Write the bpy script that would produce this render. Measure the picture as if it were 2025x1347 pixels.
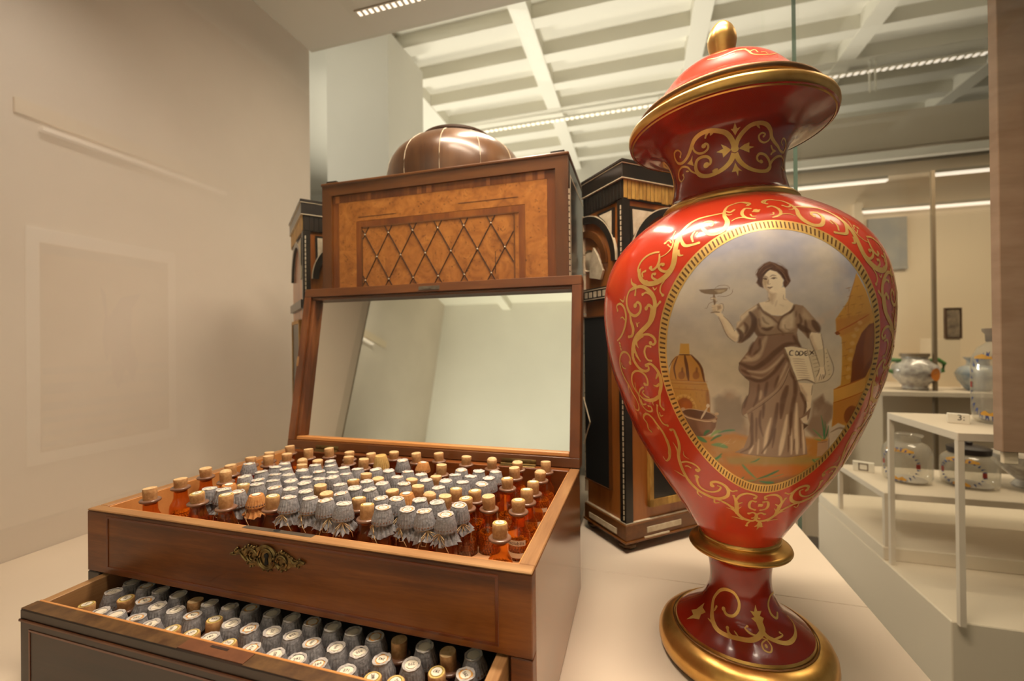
import bpy, bmesh, math, random, json
import numpy as np
from mathutils import Vector, Matrix
from mathutils.geometry import delaunay_2d_cdt
random.seed(7); RNG = np.random.RandomState(11)
SC = bpy.context.scene
for o in list(bpy.data.objects): bpy.data.objects.remove(o)
COL = SC.collection
PI = math.pi

# ------------------------------------------------------------------ camera
CAM = Vector((0.5805, -0.3212, 0.1775))
cd = bpy.data.cameras.new('camera'); co = bpy.data.objects.new('camera', cd); COL.objects.link(co)
cd.sensor_width = 36.0; cd.lens = 852.51 / 2025 * 36.0; cd.clip_start = 0.003; cd.clip_end = 60
r_, u_, f_ = Vector((0.9593, 0.2821, -0.0104)), Vector((0.0108, -0.0001, 0.9999)), Vector((-0.2821, 0.9594, 0.0032))
f_.normalize(); r_ = (r_ - f_ * r_.dot(f_)).normalized(); u_ = r_.cross(f_)
co.matrix_world = Matrix(((r_.x, u_.x, -f_.x, CAM.x), (r_.y, u_.y, -f_.y, CAM.y), (r_.z, u_.z, -f_.z, CAM.z), (0, 0, 0, 1)))
cd.dof.use_dof = True; cd.dof.focus_distance = 0.44; cd.dof.aperture_fstop = 5.0
SC.camera = co

# ------------------------------------------------------------------ world, lamps, exposure
SC.view_settings.view_transform = 'Standard'; SC.view_settings.look = 'None'
SC.view_settings.exposure = -0.28; SC.view_settings.gamma = 1.0; SC.view_settings.use_curve_mapping = False
w = bpy.data.worlds.new('room_light'); SC.world = w; w.use_nodes = True
w.node_tree.nodes['Background'].inputs[0].default_value = (1.0, 0.90, 0.76, 1)
w.node_tree.nodes['Background'].inputs[1].default_value = 0.18
def area(name, loc, target, sx, sy, power, col, spread=180):
    l = bpy.data.lights.new(name, 'AREA'); l.shape = 'RECTANGLE'; l.size = sx; l.size_y = sy; l.energy = power; l.spread = math.radians(spread); l.color = col
    o = bpy.data.objects.new(name, l); COL.objects.link(o); o.location = loc
    d = (Vector(target) - Vector(loc)).normalized(); o.rotation_euler = d.to_track_quat('-Z', 'Y').to_euler(); return o
WARM = (1.0, 0.82, 0.64)
area('case_strip_lamp', (0.50, 0.22, 1.065), (0.50, 0.20, 0), 0.70, 0.08, 9.5, WARM, 125)
area('vase_front_fill', (0.62, -0.055, 1.065), (0.64, 0.06, 0.1), 0.6, 0.10, 4.6, WARM, 120)  # added fill that brightens the front of the vase
area('case_back_lamp', (0.28, 0.71, 1.065), (0.05, 0.71, 0.2), 0.50, 0.05, 4.6, WARM, 140)
area('front_wall_fill', (-0.2, -2.4, -0.9), (-0.2, -3.5, 1.75), 4.0, 0.3, 40, (1.0, 0.94, 0.80), 80)  # added fill, brightens the front wall for the lid mirror
area('ceiling_fill', (-1.8, 3.72, 0.3), (1.2, 2.2, 2.0), 0.7, 0.4, 48, (1.0, 0.92, 0.80))  # added fill hidden behind the column to light the ceiling
area('ceiling_fill_low', (0.2, 2.3, -0.95), (0.4, 2.3, 2.0), 1.2, 1.2, 38, (1.0, 0.92, 0.80), 115)  # added fill out of sight behind the table, evens out the ceiling
area('column_fill', (-1.5, 0.5, 1.7), (-0.9, 1.9, 0.7), 0.5, 0.3, 8, (1.0, 0.92, 0.80), 140)  # added fill out of view beyond the left wall, lifts the column front
area('print_fill', (-1.15, -1.35, 1.6), (-1.7, -1.5, 0.25), 0.6, 0.1, 9, (1.0, 0.90, 0.78), 150)  # added fill on the print so its mirrored image shows
area('shelf_lamp', (2.2, 2.1, 1.25), (2.2, 2.4, 0), 1.4, 0.1, 9, (1.0, 0.80, 0.56), 130)
area('plinth_lamp', (1.75, 1.0, 1.5), (1.6, 0.95, 0), 0.7, 0.5, 6, (1.0, 0.80, 0.56), 110)
SC.cycles.max_bounces = 10; SC.cycles.transparent_max_bounces = 24; SC.cycles.glossy_bounces = 5
SC.cycles.caustics_reflective = False; SC.cycles.caustics_refractive = False

# ------------------------------------------------------------------ materials
def lin(c):
    return tuple((v / 255 / 12.92 if v / 255 <= .04045 else ((v / 255 + .055) / 1.055) ** 2.4) for v in c) + (1.0,)
MATS = {}
def new_mat(name):
    m = bpy.data.materials.new(name); m.use_nodes = True; nt = m.node_tree
    b = nt.nodes['Principled BSDF']; MATS[name] = m; return m, nt, b
def nd(nt, t, **kw):
    n = nt.nodes.new(t)
    for k, v in kw.items():
        if k in n.inputs: n.inputs[k].default_value = v
        else: setattr(n, k, v)
    return n
def ramp(nt, stops):
    r = nt.nodes.new('ShaderNodeValToRGB'); e = r.color_ramp.elements
    e[0].position, e[0].color = stops[0][0], lin(stops[0][1]); e[1].position, e[1].color = stops[-1][0], lin(stops[-1][1])
    for p, c in stops[1:-1]:
        x = e.new(p); x.color = lin(c)
    return r
def plain(name, c, rough=.5, metal=0., c2=None, scale=20., bump=0., coat=0., spec=.5, stretch=(1, 1, 1), detail=4.):
    m, nt, b = new_mat(name)
    b.inputs['Roughness'].default_value = rough; b.inputs['Metallic'].default_value = metal
    b.inputs['Coat Weight'].default_value = coat; b.inputs['Coat Roughness'].default_value = .04; b.inputs['Specular IOR Level'].default_value = spec
    b.inputs['Base Color'].default_value = lin(c)
    if c2 or bump:
        tc = nd(nt, 'ShaderNodeTexCoord'); mp = nd(nt, 'ShaderNodeMapping'); mp.inputs['Scale'].default_value = stretch
        n = nd(nt, 'ShaderNodeTexNoise', Scale=scale, Detail=detail, Roughness=.6)
        nt.links.new(tc.outputs['Object'], mp.inputs[0]); nt.links.new(mp.outputs[0], n.inputs['Vector'])
        if c2:
            r = ramp(nt, [(.35, c), (.65, c2)]); nt.links.new(n.outputs[0], r.inputs[0]); nt.links.new(r.outputs[0], b.inputs['Base Color'])
        if bump:
            bp = nd(nt, 'ShaderNodeBump', Strength=bump, Distance=.002); nt.links.new(n.outputs[0], bp.inputs['Height']); nt.links.new(bp.outputs[0], b.inputs['Normal'])
    return m
def wood(name, cs, axis='x', scale=30., rough=.35, coat=.0, bump=.08, pores=.35):
    m, nt, b = new_mat(name)
    b.inputs['Roughness'].default_value = rough; b.inputs['Coat Weight'].default_value = coat; b.inputs['Coat Roughness'].default_value = .15
    tc = nd(nt, 'ShaderNodeTexCoord'); mp = nd(nt, 'ShaderNodeMapping'); s = [1., 1., 1.]; s['xyz'.index(axis)] = .09
    mp.inputs['Scale'].default_value = s
    nt.links.new(tc.outputs['Object'], mp.inputs[0])
    n1 = nd(nt, 'ShaderNodeTexNoise', Scale=scale, Detail=6., Roughness=.62, Distortion=.6)
    n2 = nd(nt, 'ShaderNodeTexNoise', Scale=scale * 14, Detail=3., Roughness=.7)
    n3 = nd(nt, 'ShaderNodeTexNoise', Scale=7., Detail=2.)
    for n in (n1, n2): nt.links.new(mp.outputs[0], n.inputs['Vector'])
    nt.links.new(tc.outputs['Object'], n3.inputs['Vector'])
    mx = nd(nt, 'ShaderNodeMix'); mx.inputs[0].default_value = pores * .6
    nt.links.new(n1.outputs[0], mx.inputs[2]); nt.links.new(n2.outputs[0], mx.inputs[3])
    mx2 = nd(nt, 'ShaderNodeMix'); mx2.inputs[0].default_value = .3
    nt.links.new(mx.outputs[0], mx2.inputs[2]); nt.links.new(n3.outputs[0], mx2.inputs[3])
    k = len(cs); r = ramp(nt, [(.36 + .28 * i / (k - 1), c) for i, c in enumerate(cs)])
    nt.links.new(mx2.outputs[0], r.inputs[0]); nt.links.new(r.outputs[0], b.inputs['Base Color'])
    bp = nd(nt, 'ShaderNodeBump', Strength=bump, Distance=.001); nt.links.new(mx.outputs[0], bp.inputs['Height']); nt.links.new(bp.outputs[0], b.inputs['Normal'])
    return m
def burl(name, cs, rough=.35):
    m, nt, b = new_mat(name); b.inputs['Roughness'].default_value = rough
    tc = nd(nt, 'ShaderNodeTexCoord')
    n1 = nd(nt, 'ShaderNodeTexNoise', Scale=28., Detail=7., Roughness=.65, Distortion=1.4)
    n2 = nd(nt, 'ShaderNodeTexNoise', Scale=150., Detail=2., Distortion=2.)
    for n in (n1, n2): nt.links.new(tc.outputs['Object'], n.inputs['Vector'])
    r = ramp(nt, [(.3, cs[0]), (.5, cs[1]), (.68, cs[2])]); nt.links.new(n1.outputs[0], r.inputs[0])
    r2 = ramp(nt, [(.30, (70, 35, 15)), (.37, (255, 255, 255))]); nt.links.new(n2.outputs[0], r2.inputs[0])
    mx = nd(nt, 'ShaderNodeMix', data_type='RGBA', blend_type='MULTIPLY'); mx.inputs[0].default_value = .7
    nt.links.new(r.outputs[0], mx.inputs[6]); nt.links.new(r2.outputs[0], mx.inputs[7]); nt.links.new(mx.outputs[2], b.inputs['Base Color'])
    return m
def glass(name, tint, base=.04, edge=.9, rough=0.0, body=None, bodyfac=0., power=5.):
    m = bpy.data.materials.new(name); m.use_nodes = True; nt = m.node_tree; nt.nodes.clear(); MATS[name] = m
    out = nd(nt, 'ShaderNodeOutputMaterial'); t = nd(nt, 'ShaderNodeBsdfTransparent'); t.inputs[0].default_value = tint + (1,)
    g = nd(nt, 'ShaderNodeBsdfGlossy'); g.inputs['Roughness'].default_value = rough; g.inputs[0].default_value = (1, 1, 1, 1)
    lw = nd(nt, 'ShaderNodeLayerWeight'); lw.inputs[0].default_value = .5
    p = nd(nt, 'ShaderNodeMath', operation='POWER'); p.inputs[1].default_value = power; nt.links.new(lw.outputs['Facing'], p.inputs[0])
    ma = nd(nt, 'ShaderNodeMath', operation='MULTIPLY_ADD'); ma.inputs[1].default_value = edge; ma.inputs[2].default_value = base; nt.links.new(p.outputs[0], ma.inputs[0])
    mx = nd(nt, 'ShaderNodeMixShader'); nt.links.new(ma.outputs[0], mx.inputs[0])
    src = t.outputs[0]
    if body:
        d = nd(nt, 'ShaderNodeBsdfPrincipled'); d.inputs['Base Color'].default_value = lin(body); d.inputs['Roughness'].default_value = .3
        m2 = nd(nt, 'ShaderNodeMixShader'); m2.inputs[0].default_value = bodyfac; nt.links.new(t.outputs[0], m2.inputs[1]); nt.links.new(d.outputs[0], m2.inputs[2]); src = m2.outputs[0]
    nt.links.new(src, mx.inputs[1]); nt.links.new(g.outputs[0], mx.inputs[2]); nt.links.new(mx.outputs[0], out.inputs[0])
    return m
def emit(name, c, s):
    m = bpy.data.materials.new(name); m.use_nodes = True; b = m.node_tree.nodes['Principled BSDF']; MATS[name] = m
    b.inputs['Emission Color'].default_value = lin(c); b.inputs['Emission Strength'].default_value = s; b.inputs['Base Color'].default_value = lin(c); return m

plain('white_wall', (220, 208, 192), .75, c2=(214, 202, 186), scale=3.)
plain('room_white', (226, 222, 210), .8, c2=(220, 216, 204), scale=1.5)
plain('ceiling_white', (228, 224, 210), .85)
plain('table_white', (232, 216, 194), .45, c2=(228, 212, 190), scale=4.)
plain('case_top', (178, 166, 146), .6)
plain('seam_dark', (120, 100, 80), .8)
plain('floor_brown', (58, 50, 44), .6, c2=(48, 42, 37), scale=6.)
plain('plinth_white', (226, 212, 190), .6)
plain('riser_cream', (222, 208, 188), .55)
plain('panel_beige', (222, 204, 176), .7)
plain('label_white', (238, 230, 214), .7)
plain('dark_ink', (50, 40, 34), .7)
plain('banner', (164, 134, 110), .75, c2=(146, 116, 92), scale=9., stretch=(1, 1, 4))
plain('poster_paper', (184, 156, 120), .8, c2=(172, 144, 108), scale=6.)
plain('poster_mount', (246, 240, 230), .8)
plain('poster_pink', (140, 96, 96), .8, c2=(120, 88, 92), scale=14.)
plain('poster_grey', (140, 126, 112), .8, c2=(165, 148, 126), scale=10., stretch=(.2, 1, 3))
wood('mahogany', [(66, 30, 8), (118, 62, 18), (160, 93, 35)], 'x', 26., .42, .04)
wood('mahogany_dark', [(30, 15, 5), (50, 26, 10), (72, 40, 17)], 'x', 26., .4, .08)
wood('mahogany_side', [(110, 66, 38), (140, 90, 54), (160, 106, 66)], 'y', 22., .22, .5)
wood('rim_wood', [(122, 82, 46), (156, 112, 68), (182, 140, 92)], 'x', 40., .5)
wood('rim_wood_y', [(122, 82, 46), (156, 112, 68), (182, 140, 92)], 'y', 40., .5)
wood('edge_strip', [(200, 132, 70), (222, 158, 92)], 'x', 40., .4)
wood('inlay_red', [(96, 40, 14), (128, 62, 24)], 'x', 50., .3, .2)
wood('lid_wood', [(70, 35, 11), (102, 57, 21), (130, 79, 35)], 'x', 32., .38, .06)
wood('lid_wood_z', [(76, 38, 12), (114, 62, 23), (142, 86, 39)], 'z', 32., .38, .06)
wood('rack_wood', [(150, 102, 64), (190, 140, 96), (206, 160, 116)], 'x', 30., .6)
wood('cabinet_frame', [(72, 38, 12), (100, 58, 20), (124, 76, 31)], 'x', 24., .35, .1)
wood('cabinet_frame_z', [(72, 38, 12), (100, 58, 20), (124, 76, 31)], 'z', 24., .35, .1)
wood('crossband', [(84, 38, 14), (122, 66, 22), (170, 104, 40)], 'z', 16., .35)
wood('dome_wood', [(64, 39, 23), (92, 62, 38), (116, 82, 53)], 'z', 14., .3, .3)
wood('wing_wood', [(120, 64, 22), (164, 96, 38), (188, 120, 54)], 'z', 24., .3, .3)
burl('burl', [(134, 80, 30), (170, 106, 42), (190, 126, 56)])
plain('ebony', (30, 25, 20), .3, c2=(46, 38, 30), scale=30., coat=.2)
plain('bone', (222, 208, 180), .5, c2=(196, 178, 146), scale=60.)
plain('foot_bronze', (92, 66, 40), .4, .4, c2=(64, 44, 26), scale=60.); plain('gilt_wood', (214, 170, 86), .45, .15, c2=(160, 116, 50), scale=90., stretch=(1, 1, .3))
plain('dark_groove', (46, 26, 12), .7)
plain('ring_wood', (84, 58, 36), .45, c2=(64, 42, 26), scale=40.)
plain('brass_dark', (150, 126, 80), .3, .9, c2=(96, 78, 44), scale=160.)
plain('brass_hinge', (128, 104, 60), .45, .8, c2=(96, 76, 42), scale=120.)
plain('steel_dark', (122, 112, 98), .4, .7, c2=(96, 86, 74), scale=90.)
plain('copper_plate', (128, 82, 54), .5, .3, c2=(112, 70, 46), scale=60.)
plain('black', (8, 7, 6), .8)
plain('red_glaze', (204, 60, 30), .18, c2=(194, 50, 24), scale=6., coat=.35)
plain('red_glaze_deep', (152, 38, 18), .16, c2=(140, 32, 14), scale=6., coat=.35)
plain('gold', (228, 182, 104), .28, .85, c2=(206, 154, 78), scale=36., detail=6.)
plain('gold_leaf', (240, 198, 116), .34, .5, c2=(226, 176, 90), scale=70.)
plain('gold_worn', (146, 104, 60), .42, .75, c2=(120, 84, 48), scale=40.)
plain('tick_brown', (112, 74, 30), .4, .3)
plain('cork', (206, 158, 104), .8, c2=(180, 128, 78), scale=320., bump=.25, detail=5.)
plain('cork_top', (226, 194, 146), .8, c2=(206, 168, 116), scale=300., bump=.2)
plain('cap_paper', (160, 157, 157), .9, c2=(124, 121, 123), scale=420., bump=.4)
plain('cap_torn', (204, 197, 190), .9, c2=(172, 166, 160), scale=500., bump=.4)
plain('cap_tan', (206, 146, 84), .85, c2=(188, 124, 66), scale=300., bump=.3)
plain('cap_yellow', (210, 172, 104), .85, c2=(194, 152, 84), scale=300., bump=.2)
plain('label_ring', (226, 200, 122), .7, c2=(206, 176, 92), scale=500.)
plain('label_orange', (232, 174, 96), .75, c2=(220, 156, 78), scale=300.)
plain('label_paper', (236, 226, 204), .75)
plain('ring_print', (110, 96, 40), .7)
plain('string', (214, 184, 138), .85)
plain('pills', (214, 160, 52), .5, c2=(196, 140, 38), scale=300.)
plain('pills_brown', (150, 92, 40), .5, c2=(124, 72, 28), scale=300.)
plain('glass_lip', (128, 92, 72), .3, coat=.5)
glass('amber', (.92, .54, .17), .05, .8, .06, (176, 96, 34), .14)
glass('amber_dark', (.76, .38, .10), .05, .8, .06, (130, 66, 24), .25)
glass('pane', (.985, .995, .985), .002, .25)
glass('front_pane', (.985, .99, .98), .008, .9, power=3.)
glass('jar_glass', (.93, .93, .90), .05, .8, .02, (222, 212, 198), .26)
plain('pane_edge', (92, 116, 100), .2)
plain('pane_joint', (120, 104, 82), .5)
m, nt, b = new_mat('mirror'); b.inputs['Metallic'].default_value = 1.; b.inputs['Roughness'].default_value = .02; b.inputs['Base Color'].default_value = (.86, .87, .80, 1)
m, nt, b = new_mat('china_paint'); b.inputs['Roughness'].default_value = .26; b.inputs['Coat Weight'].default_value = .0
a_ = nd(nt, 'ShaderNodeAttribute', attribute_name='paint'); nt.links.new(a_.outputs['Color'], b.inputs['Base Color'])
emit('strip_glow', (255, 240, 222), .38); emit('led', (255, 236, 214), 1.6); emit('led_far', (255, 240, 222), .95)
plain('maiolica', (206, 200, 190), .2, c2=(150, 142, 138), scale=40., coat=.4)
plain('maiolica_blue', (120, 140, 160), .2, c2=(196, 196, 190), scale=16., coat=.4)
plain('leaf_green', (70, 120, 56), .4); plain('badge_orange', (206, 120, 30), .4); plain('paint_blue', (42, 62, 128), .5)
plain('paint_red', (150, 44, 34), .5); plain('paint_yellow', (214, 158, 50), .5); plain('picture_dark', (92, 78, 66), .6, c2=(150, 132, 108), scale=22.)
plain('poster_blue', (150, 148, 144), .7, c2=(172, 164, 150), scale=5.)
plain('lid_black', (40, 30, 26), .4)

# ------------------------------------------------------------------ mesh helpers
WM = {}
class MB:
    def __init__(s): s.v = []; s.f = []; s.m = []
    def add(s, v, f, mi=0, M=None):
        k = len(s.v)
        s.v += [tuple(M @ Vector(p)) for p in v] if M else [tuple(p) for p in v]
        s.f += [tuple(i + k for i in q) for q in f]; s.m += [mi] * len(f); return s
    def box(s, x0, x1, y0, y1, z0, z1, c=0., mi=0, M=None):
        if c <= 0:
            v = [(x, y, z) for x in (x0, x1) for y in (y0, y1) for z in (z0, z1)]
            return s.add(v, [(0, 1, 3, 2), (4, 6, 7, 5), (0, 4, 5, 1), (2, 3, 7, 6), (0, 2, 6, 4), (1, 5, 7, 3)], mi, M)
        X, Y, Z = (x0, x1), (y0, y1), (z0, z1); v = []; ix = {}
        for i in (0, 1):
            for j in (0, 1):
                for k in (0, 1):
                    sx, sy, sz = (1 - 2 * i) * c, (1 - 2 * j) * c, (1 - 2 * k) * c
                    for a, p in enumerate(((X[i], Y[j] + sy, Z[k] + sz), (X[i] + sx, Y[j], Z[k] + sz), (X[i] + sx, Y[j] + sy, Z[k]))):
                        ix[i, j, k, a] = len(v); v.append(p)
        f = []
        for i in (0, 1):
            q = [ix[i, 0, 0, 0], ix[i, 1, 0, 0], ix[i, 1, 1, 0], ix[i, 0, 1, 0]]; f.append(q if i else q[::-1])
            q = [ix[0, i, 0, 1], ix[1, i, 0, 1], ix[1, i, 1, 1], ix[0, i, 1, 1]]; f.append(q[::-1] if i else q)
            q = [ix[0, 0, i, 2], ix[1, 0, i, 2], ix[1, 1, i, 2], ix[0, 1, i, 2]]; f.append(q if i else q[::-1])
        for i in (0, 1):
            for j in (0, 1):
                f.append([ix[i, j, 0, 0], ix[i, j, 1, 0], ix[i, j, 1, 1], ix[i, j, 0, 1]])
                f.append([ix[i, 0, j, 0], ix[i, 1, j, 0], ix[i, 1, j, 2], ix[i, 0, j, 2]])
                f.append([ix[0, i, j, 1], ix[1, i, j, 1], ix[1, i, j, 2], ix[0, i, j, 2]])
        for i in (0, 1):
            for j in (0, 1):
                for k in (0, 1): f.append([ix[i, j, k, 0], ix[i, j, k, 1], ix[i, j, k, 2]])
        return s.add(v, f, mi, M)
    def lathe(s, prof, n=32, M=None, mi=0, cap=(True, True), rf=None):
        v = []; f = []
        for j, (r, z) in enumerate(prof):
            for i in range(n):
                a = 2 * PI * i / n; q = r * (rf(a, j) if rf else 1.)
                v.append((q * math.cos(a), q * math.sin(a), z))
        for j in range(len(prof) - 1):
            for i in range(n):
                k = (i + 1) % n; f.append((j * n + i, j * n + k, (j + 1) * n + k, (j + 1) * n + i))
        if cap[0]: f.append(tuple(range(n - 1, -1, -1)))
        if cap[1]: f.append(tuple((len(prof) - 1) * n + i for i in range(n)))
        return s.add(v, f, mi, M)
    def tube(s, pts, r, n=6, mi=0, M=None, r1=None, closed=False):
        P = [Vector(p) for p in pts]; v = []; f = []; m = len(P)
        up = Vector((0, 0, 1))
        for i, p in enumerate(P):
            t = (P[(i + 1) % m] - P[i - 1]) if closed else (P[min(i + 1, m - 1)] - P[max(i - 1, 0)])
            t.normalize(); a = t.cross(up)
            if a.length < 1e-3: a = t.cross(Vector((1, 0, 0)))
            a.normalize(); b = t.cross(a); q = r if r1 is None else r + (r1 - r) * i / (m - 1)
            for k in range(n):
                w_ = 2 * PI * k / n; v.append(tuple(p + a * (q * math.cos(w_)) + b * (q * math.sin(w_))))
        for i in range(m if closed else m - 1):
            for k in range(n):
                l = (k + 1) % n; j = (i + 1) % m; f.append((i * n + k, i * n + l, j * n + l, j * n + k))
        if not closed: f += [tuple(range(n - 1, -1, -1)), tuple((m - 1) * n + k for k in range(n))]
        return s.add(v, f, mi, M)
    def prism(s, poly, z0, z1, mi=0, M=None):
        n = len(poly); v = [(x, y, z0) for x, y in poly] + [(x, y, z1) for x, y in poly]
        f = [tuple(range(n - 1, -1, -1)), tuple(range(n, 2 * n))] + [(i, (i + 1) % n, n + (i + 1) % n, n + i) for i in range(n)]
        return s.add(v, f, mi, M)
    def ball(s, c, r, n=8, mi=0, sq=(1, 1, 1), M=None):
        v = []; f = []; h = n // 2
        for j in range(1, h):
            for i in range(n):
                a, b = PI * j / h, 2 * PI * i / n
                v.append((c[0] + r * sq[0] * math.sin(a) * math.cos(b), c[1] + r * sq[1] * math.sin(a) * math.sin(b), c[2] + r * sq[2] * math.cos(a)))
        t = len(v); v += [(c[0], c[1], c[2] + r * sq[2]), (c[0], c[1], c[2] - r * sq[2])]
        for j in range(h - 2):
            for i in range(n): f.append((j * n + i, (j + 1) * n + i, (j + 1) * n + (i + 1) % n, j * n + (i + 1) % n))
        for i in range(n): f += [(t, i, (i + 1) % n), (t + 1, (h - 2) * n + (i + 1) % n, (h - 2) * n + i)]
        return s.add(v, f, mi, M)
    def mesh(s, name, mats, smooth=None):
        me = bpy.data.meshes.new(name); me.from_pydata(s.v, [], s.f)
        for m in (mats if isinstance(mats, (list, tuple)) else [mats]): me.materials.append(MATS[m] if isinstance(m, str) else m)
        if any(s.m): me.polygons.foreach_set('material_index', s.m)
        bm = bmesh.new(); bm.from_mesh(me); bmesh.ops.recalc_face_normals(bm, faces=bm.faces); bm.to_mesh(me); bm.free()
        if smooth:
            me.polygons.foreach_set('use_smooth', [True] * len(me.polygons)); me.set_sharp_from_angle(angle=math.radians(smooth))
        me.update(); return me
def part(name, mb, mats, parent=None, smooth=None, label=None, kind=None, local=False):
    """one mesh object; geometry given in world coordinates unless local"""
    me = mb.mesh(name, mats, smooth) if isinstance(mb, MB) else mb
    o = bpy.data.objects.new(name, me); COL.objects.link(o)
    if parent is not None:
        o.parent = parent; W = WM.get(parent.name, Matrix())
        if not local: me.transform(W.inverted())
        WM[o.name] = W.copy()
    if label: o['label'] = label
    if kind: o['kind'] = kind
    return o
def thing(name, label, cat, loc=(0, 0, 0), group=None, rz=0):
    o = bpy.data.objects.new(name, None); COL.objects.link(o); o.location = loc; o.rotation_euler = (0, 0, rz); o.empty_display_size = .02
    o['label'] = label; o['category'] = cat
    if group: o['group'] = group
    WM[o.name] = Matrix.Translation(loc) @ Matrix.Rotation(rz, 4, 'Z'); return o
def tag(o, label, cat, group=None):
    o['label'] = label; o['category'] = cat
    if group: o['group'] = group
    return o
def struct(name, mb, mats, parent=None, smooth=None):
    o = part(name, mb, mats, parent, smooth)
    if parent is None: o['kind'] = 'structure'
    return o
def text_mesh(s, size, name='number', extrude=.0):
    c = bpy.data.curves.new(name, 'FONT'); c.body = s; c.size = size; c.align_x = 'CENTER'; c.align_y = 'CENTER'; c.extrude = extrude; c.resolution_u = 2
    o = bpy.data.objects.new(name, c); COL.objects.link(o); bpy.context.view_layer.update()
    me = bpy.data.meshes.new_from_object(o.evaluated_get(bpy.context.evaluated_depsgraph_get())); bpy.data.objects.remove(o); bpy.data.curves.remove(c)
    return me
ORD = ['', 'first', 'second', 'third', 'fourth', 'fifth', 'sixth', 'seventh', 'eighth', 'ninth', 'tenth', 'eleventh', 'twelfth', 'thirteenth', 'fourteenth', 'fifteenth', 'sixteenth', 'seventeenth', 'eighteenth', 'nineteenth', 'twentieth']
# ================================================================== the setting
TZ = -0.165                                    # top of the case table
XL, XR, YF, YB, ZT = -0.392, 0.857, -0.309, 0.785, 1.09
struct('wall_left', MB().box(XL - .05, XL, -.345, YB, -1.1, 1.45), 'white_wall')
struct('floor', MB().box(-4, 6, -3.6, 4.2, -1.15, -1.1), 'floor_brown')
# exhibit table: two top panels with a fine joint between them
tb = thing('glass_showcase', 'showcase with white table, clear glass panes and a beige top with small lights', 'showcase', (.23, .24, -1.1))
part('table_body', MB().box(XL + .006, XR - .006, YF + .01, YB - .006, -1.1, TZ - .02), 'table_white', tb)
part('top_panel', MB().box(XL + .001, XR, YF + .006, .3325, TZ - .02, TZ, .0006), 'table_white', tb)
part('top_panel', MB().box(XL + .001, XR, .3335, YB - .004, TZ - .02, TZ, .0006), 'table_white', tb)
part('joint', MB().box(XL + .001, XR - .001, .3325, .3335, TZ - .018, TZ - .0015), 'seam_dark', tb)
# glass of the showcase
def pane(name, x0, x1, y0, y1, z0, z1, mat='pane'):
    mb = MB().box(x0, x1, y0, y1, z0, z1)
    thin = min(range(3), key=lambda i: (x1 - x0, y1 - y0, z1 - z0)[i])
    face_axis = [0, 0, 1, 1, 2, 2]
    fa = [0, 0, 1, 1, 2, 2]
    me = mb.mesh(name, [mat, 'pane_edge'])
    for p in me.polygons:
        if abs(p.normal[1]) > .5 and thin == 0 and p.center.y < .7: p.material_index = 1
    return part(name, me, None, sh)
sh = tb
pane('glass_pane', XR, XR + .006, .586, YB, TZ - .02, ZT - .0005)
pane('glass_pane', XR, XR + .006, YF, .584, TZ - .02, ZT - .0005)
pane('glass_pane', XL, XR + .006, YB, YB + .006, TZ - .02, ZT - .0005)
part('glass_pane', MB().add([(XL, YF, -1.), (1.6, YF, -1.), (1.6, YF, 1.4), (XL, YF, 1.4)], [(0, 1, 2, 3)]), 'front_pane', sh, label='front pane faintly mirroring a framed print')
tp = sh
part('top_board', MB().box(XL, XR + .006, YF, YB + .012, ZT, ZT + .05), 'case_top', tp)
part('light_rail', MB().box(-.16, .80, .690, .712, ZT - .003, ZT), 'case_top', tp)
me = MB().box(-.0045, .0045, -.0075, .0075, -.0012, 0).mesh('led', 'led')
for i in range(52):
    o = part('led', me, None, tp, local=True); o.location = (-.147 + .0178 * i - .23, .701 - .24, ZT + 1.1 - .003)
# room beyond the glass
ZC = 1.9
struct('ceiling', MB().box(-4, 6, -3.6, 4.2, ZC + .08, ZC + .15), 'ceiling_white')
for i in range(14):
    y = 1.04 + .3035 * (i - 3)
    struct('trim_%d' % (i + 1), MB().box(-.92, 6, y - .035, y + .045, ZC, ZC + .08), 'ceiling_white')
for i, x in enumerate((-.9, .0, .92, 1.83, 2.75)):
    struct('trim_%d' % (i + 20), MB().box(x - .05, x + .05, -3.6, 4.2, ZC - .004, ZC + .08), 'ceiling_white')
struct('wall_back', MB().box(-4, 6, 4.0, 4.1, -1.1, 2.1), 'room_white')
struct('wall_column', MB().box(-1.12, -.72, 1.75, 2.15, -1.1, 1.899), 'room_white')
struct('wall_front', MB().box(-4, 6, -3.6, -3.5, -1.1, 2.1), 'room_white')
tr = thing('light_track', 'long white track of small lamps under the coffered ceiling', 'light track', (.9, 2.86, ZC))
part('rail', MB().box(-.84, 4.4, 2.850, 2.880, ZC - .07, ZC - .055), 'ceiling_white', tr)
me = MB().box(-.0095, .0095, -.016, .016, -.004, 0).mesh('led', 'led_far')
for i in range(110):
    o = part('led', me, None, tr, local=True); o.location = (-.80 + .037 * i - .9, .004, -.070)
for x in (-.9, -.855, .735, .775, 1.97, 2.0):
    part('hanger', MB().box(x - .004, x + .004, 2.861, 2.869, ZC - .20, ZC), 'ceiling_white', tr)
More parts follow.
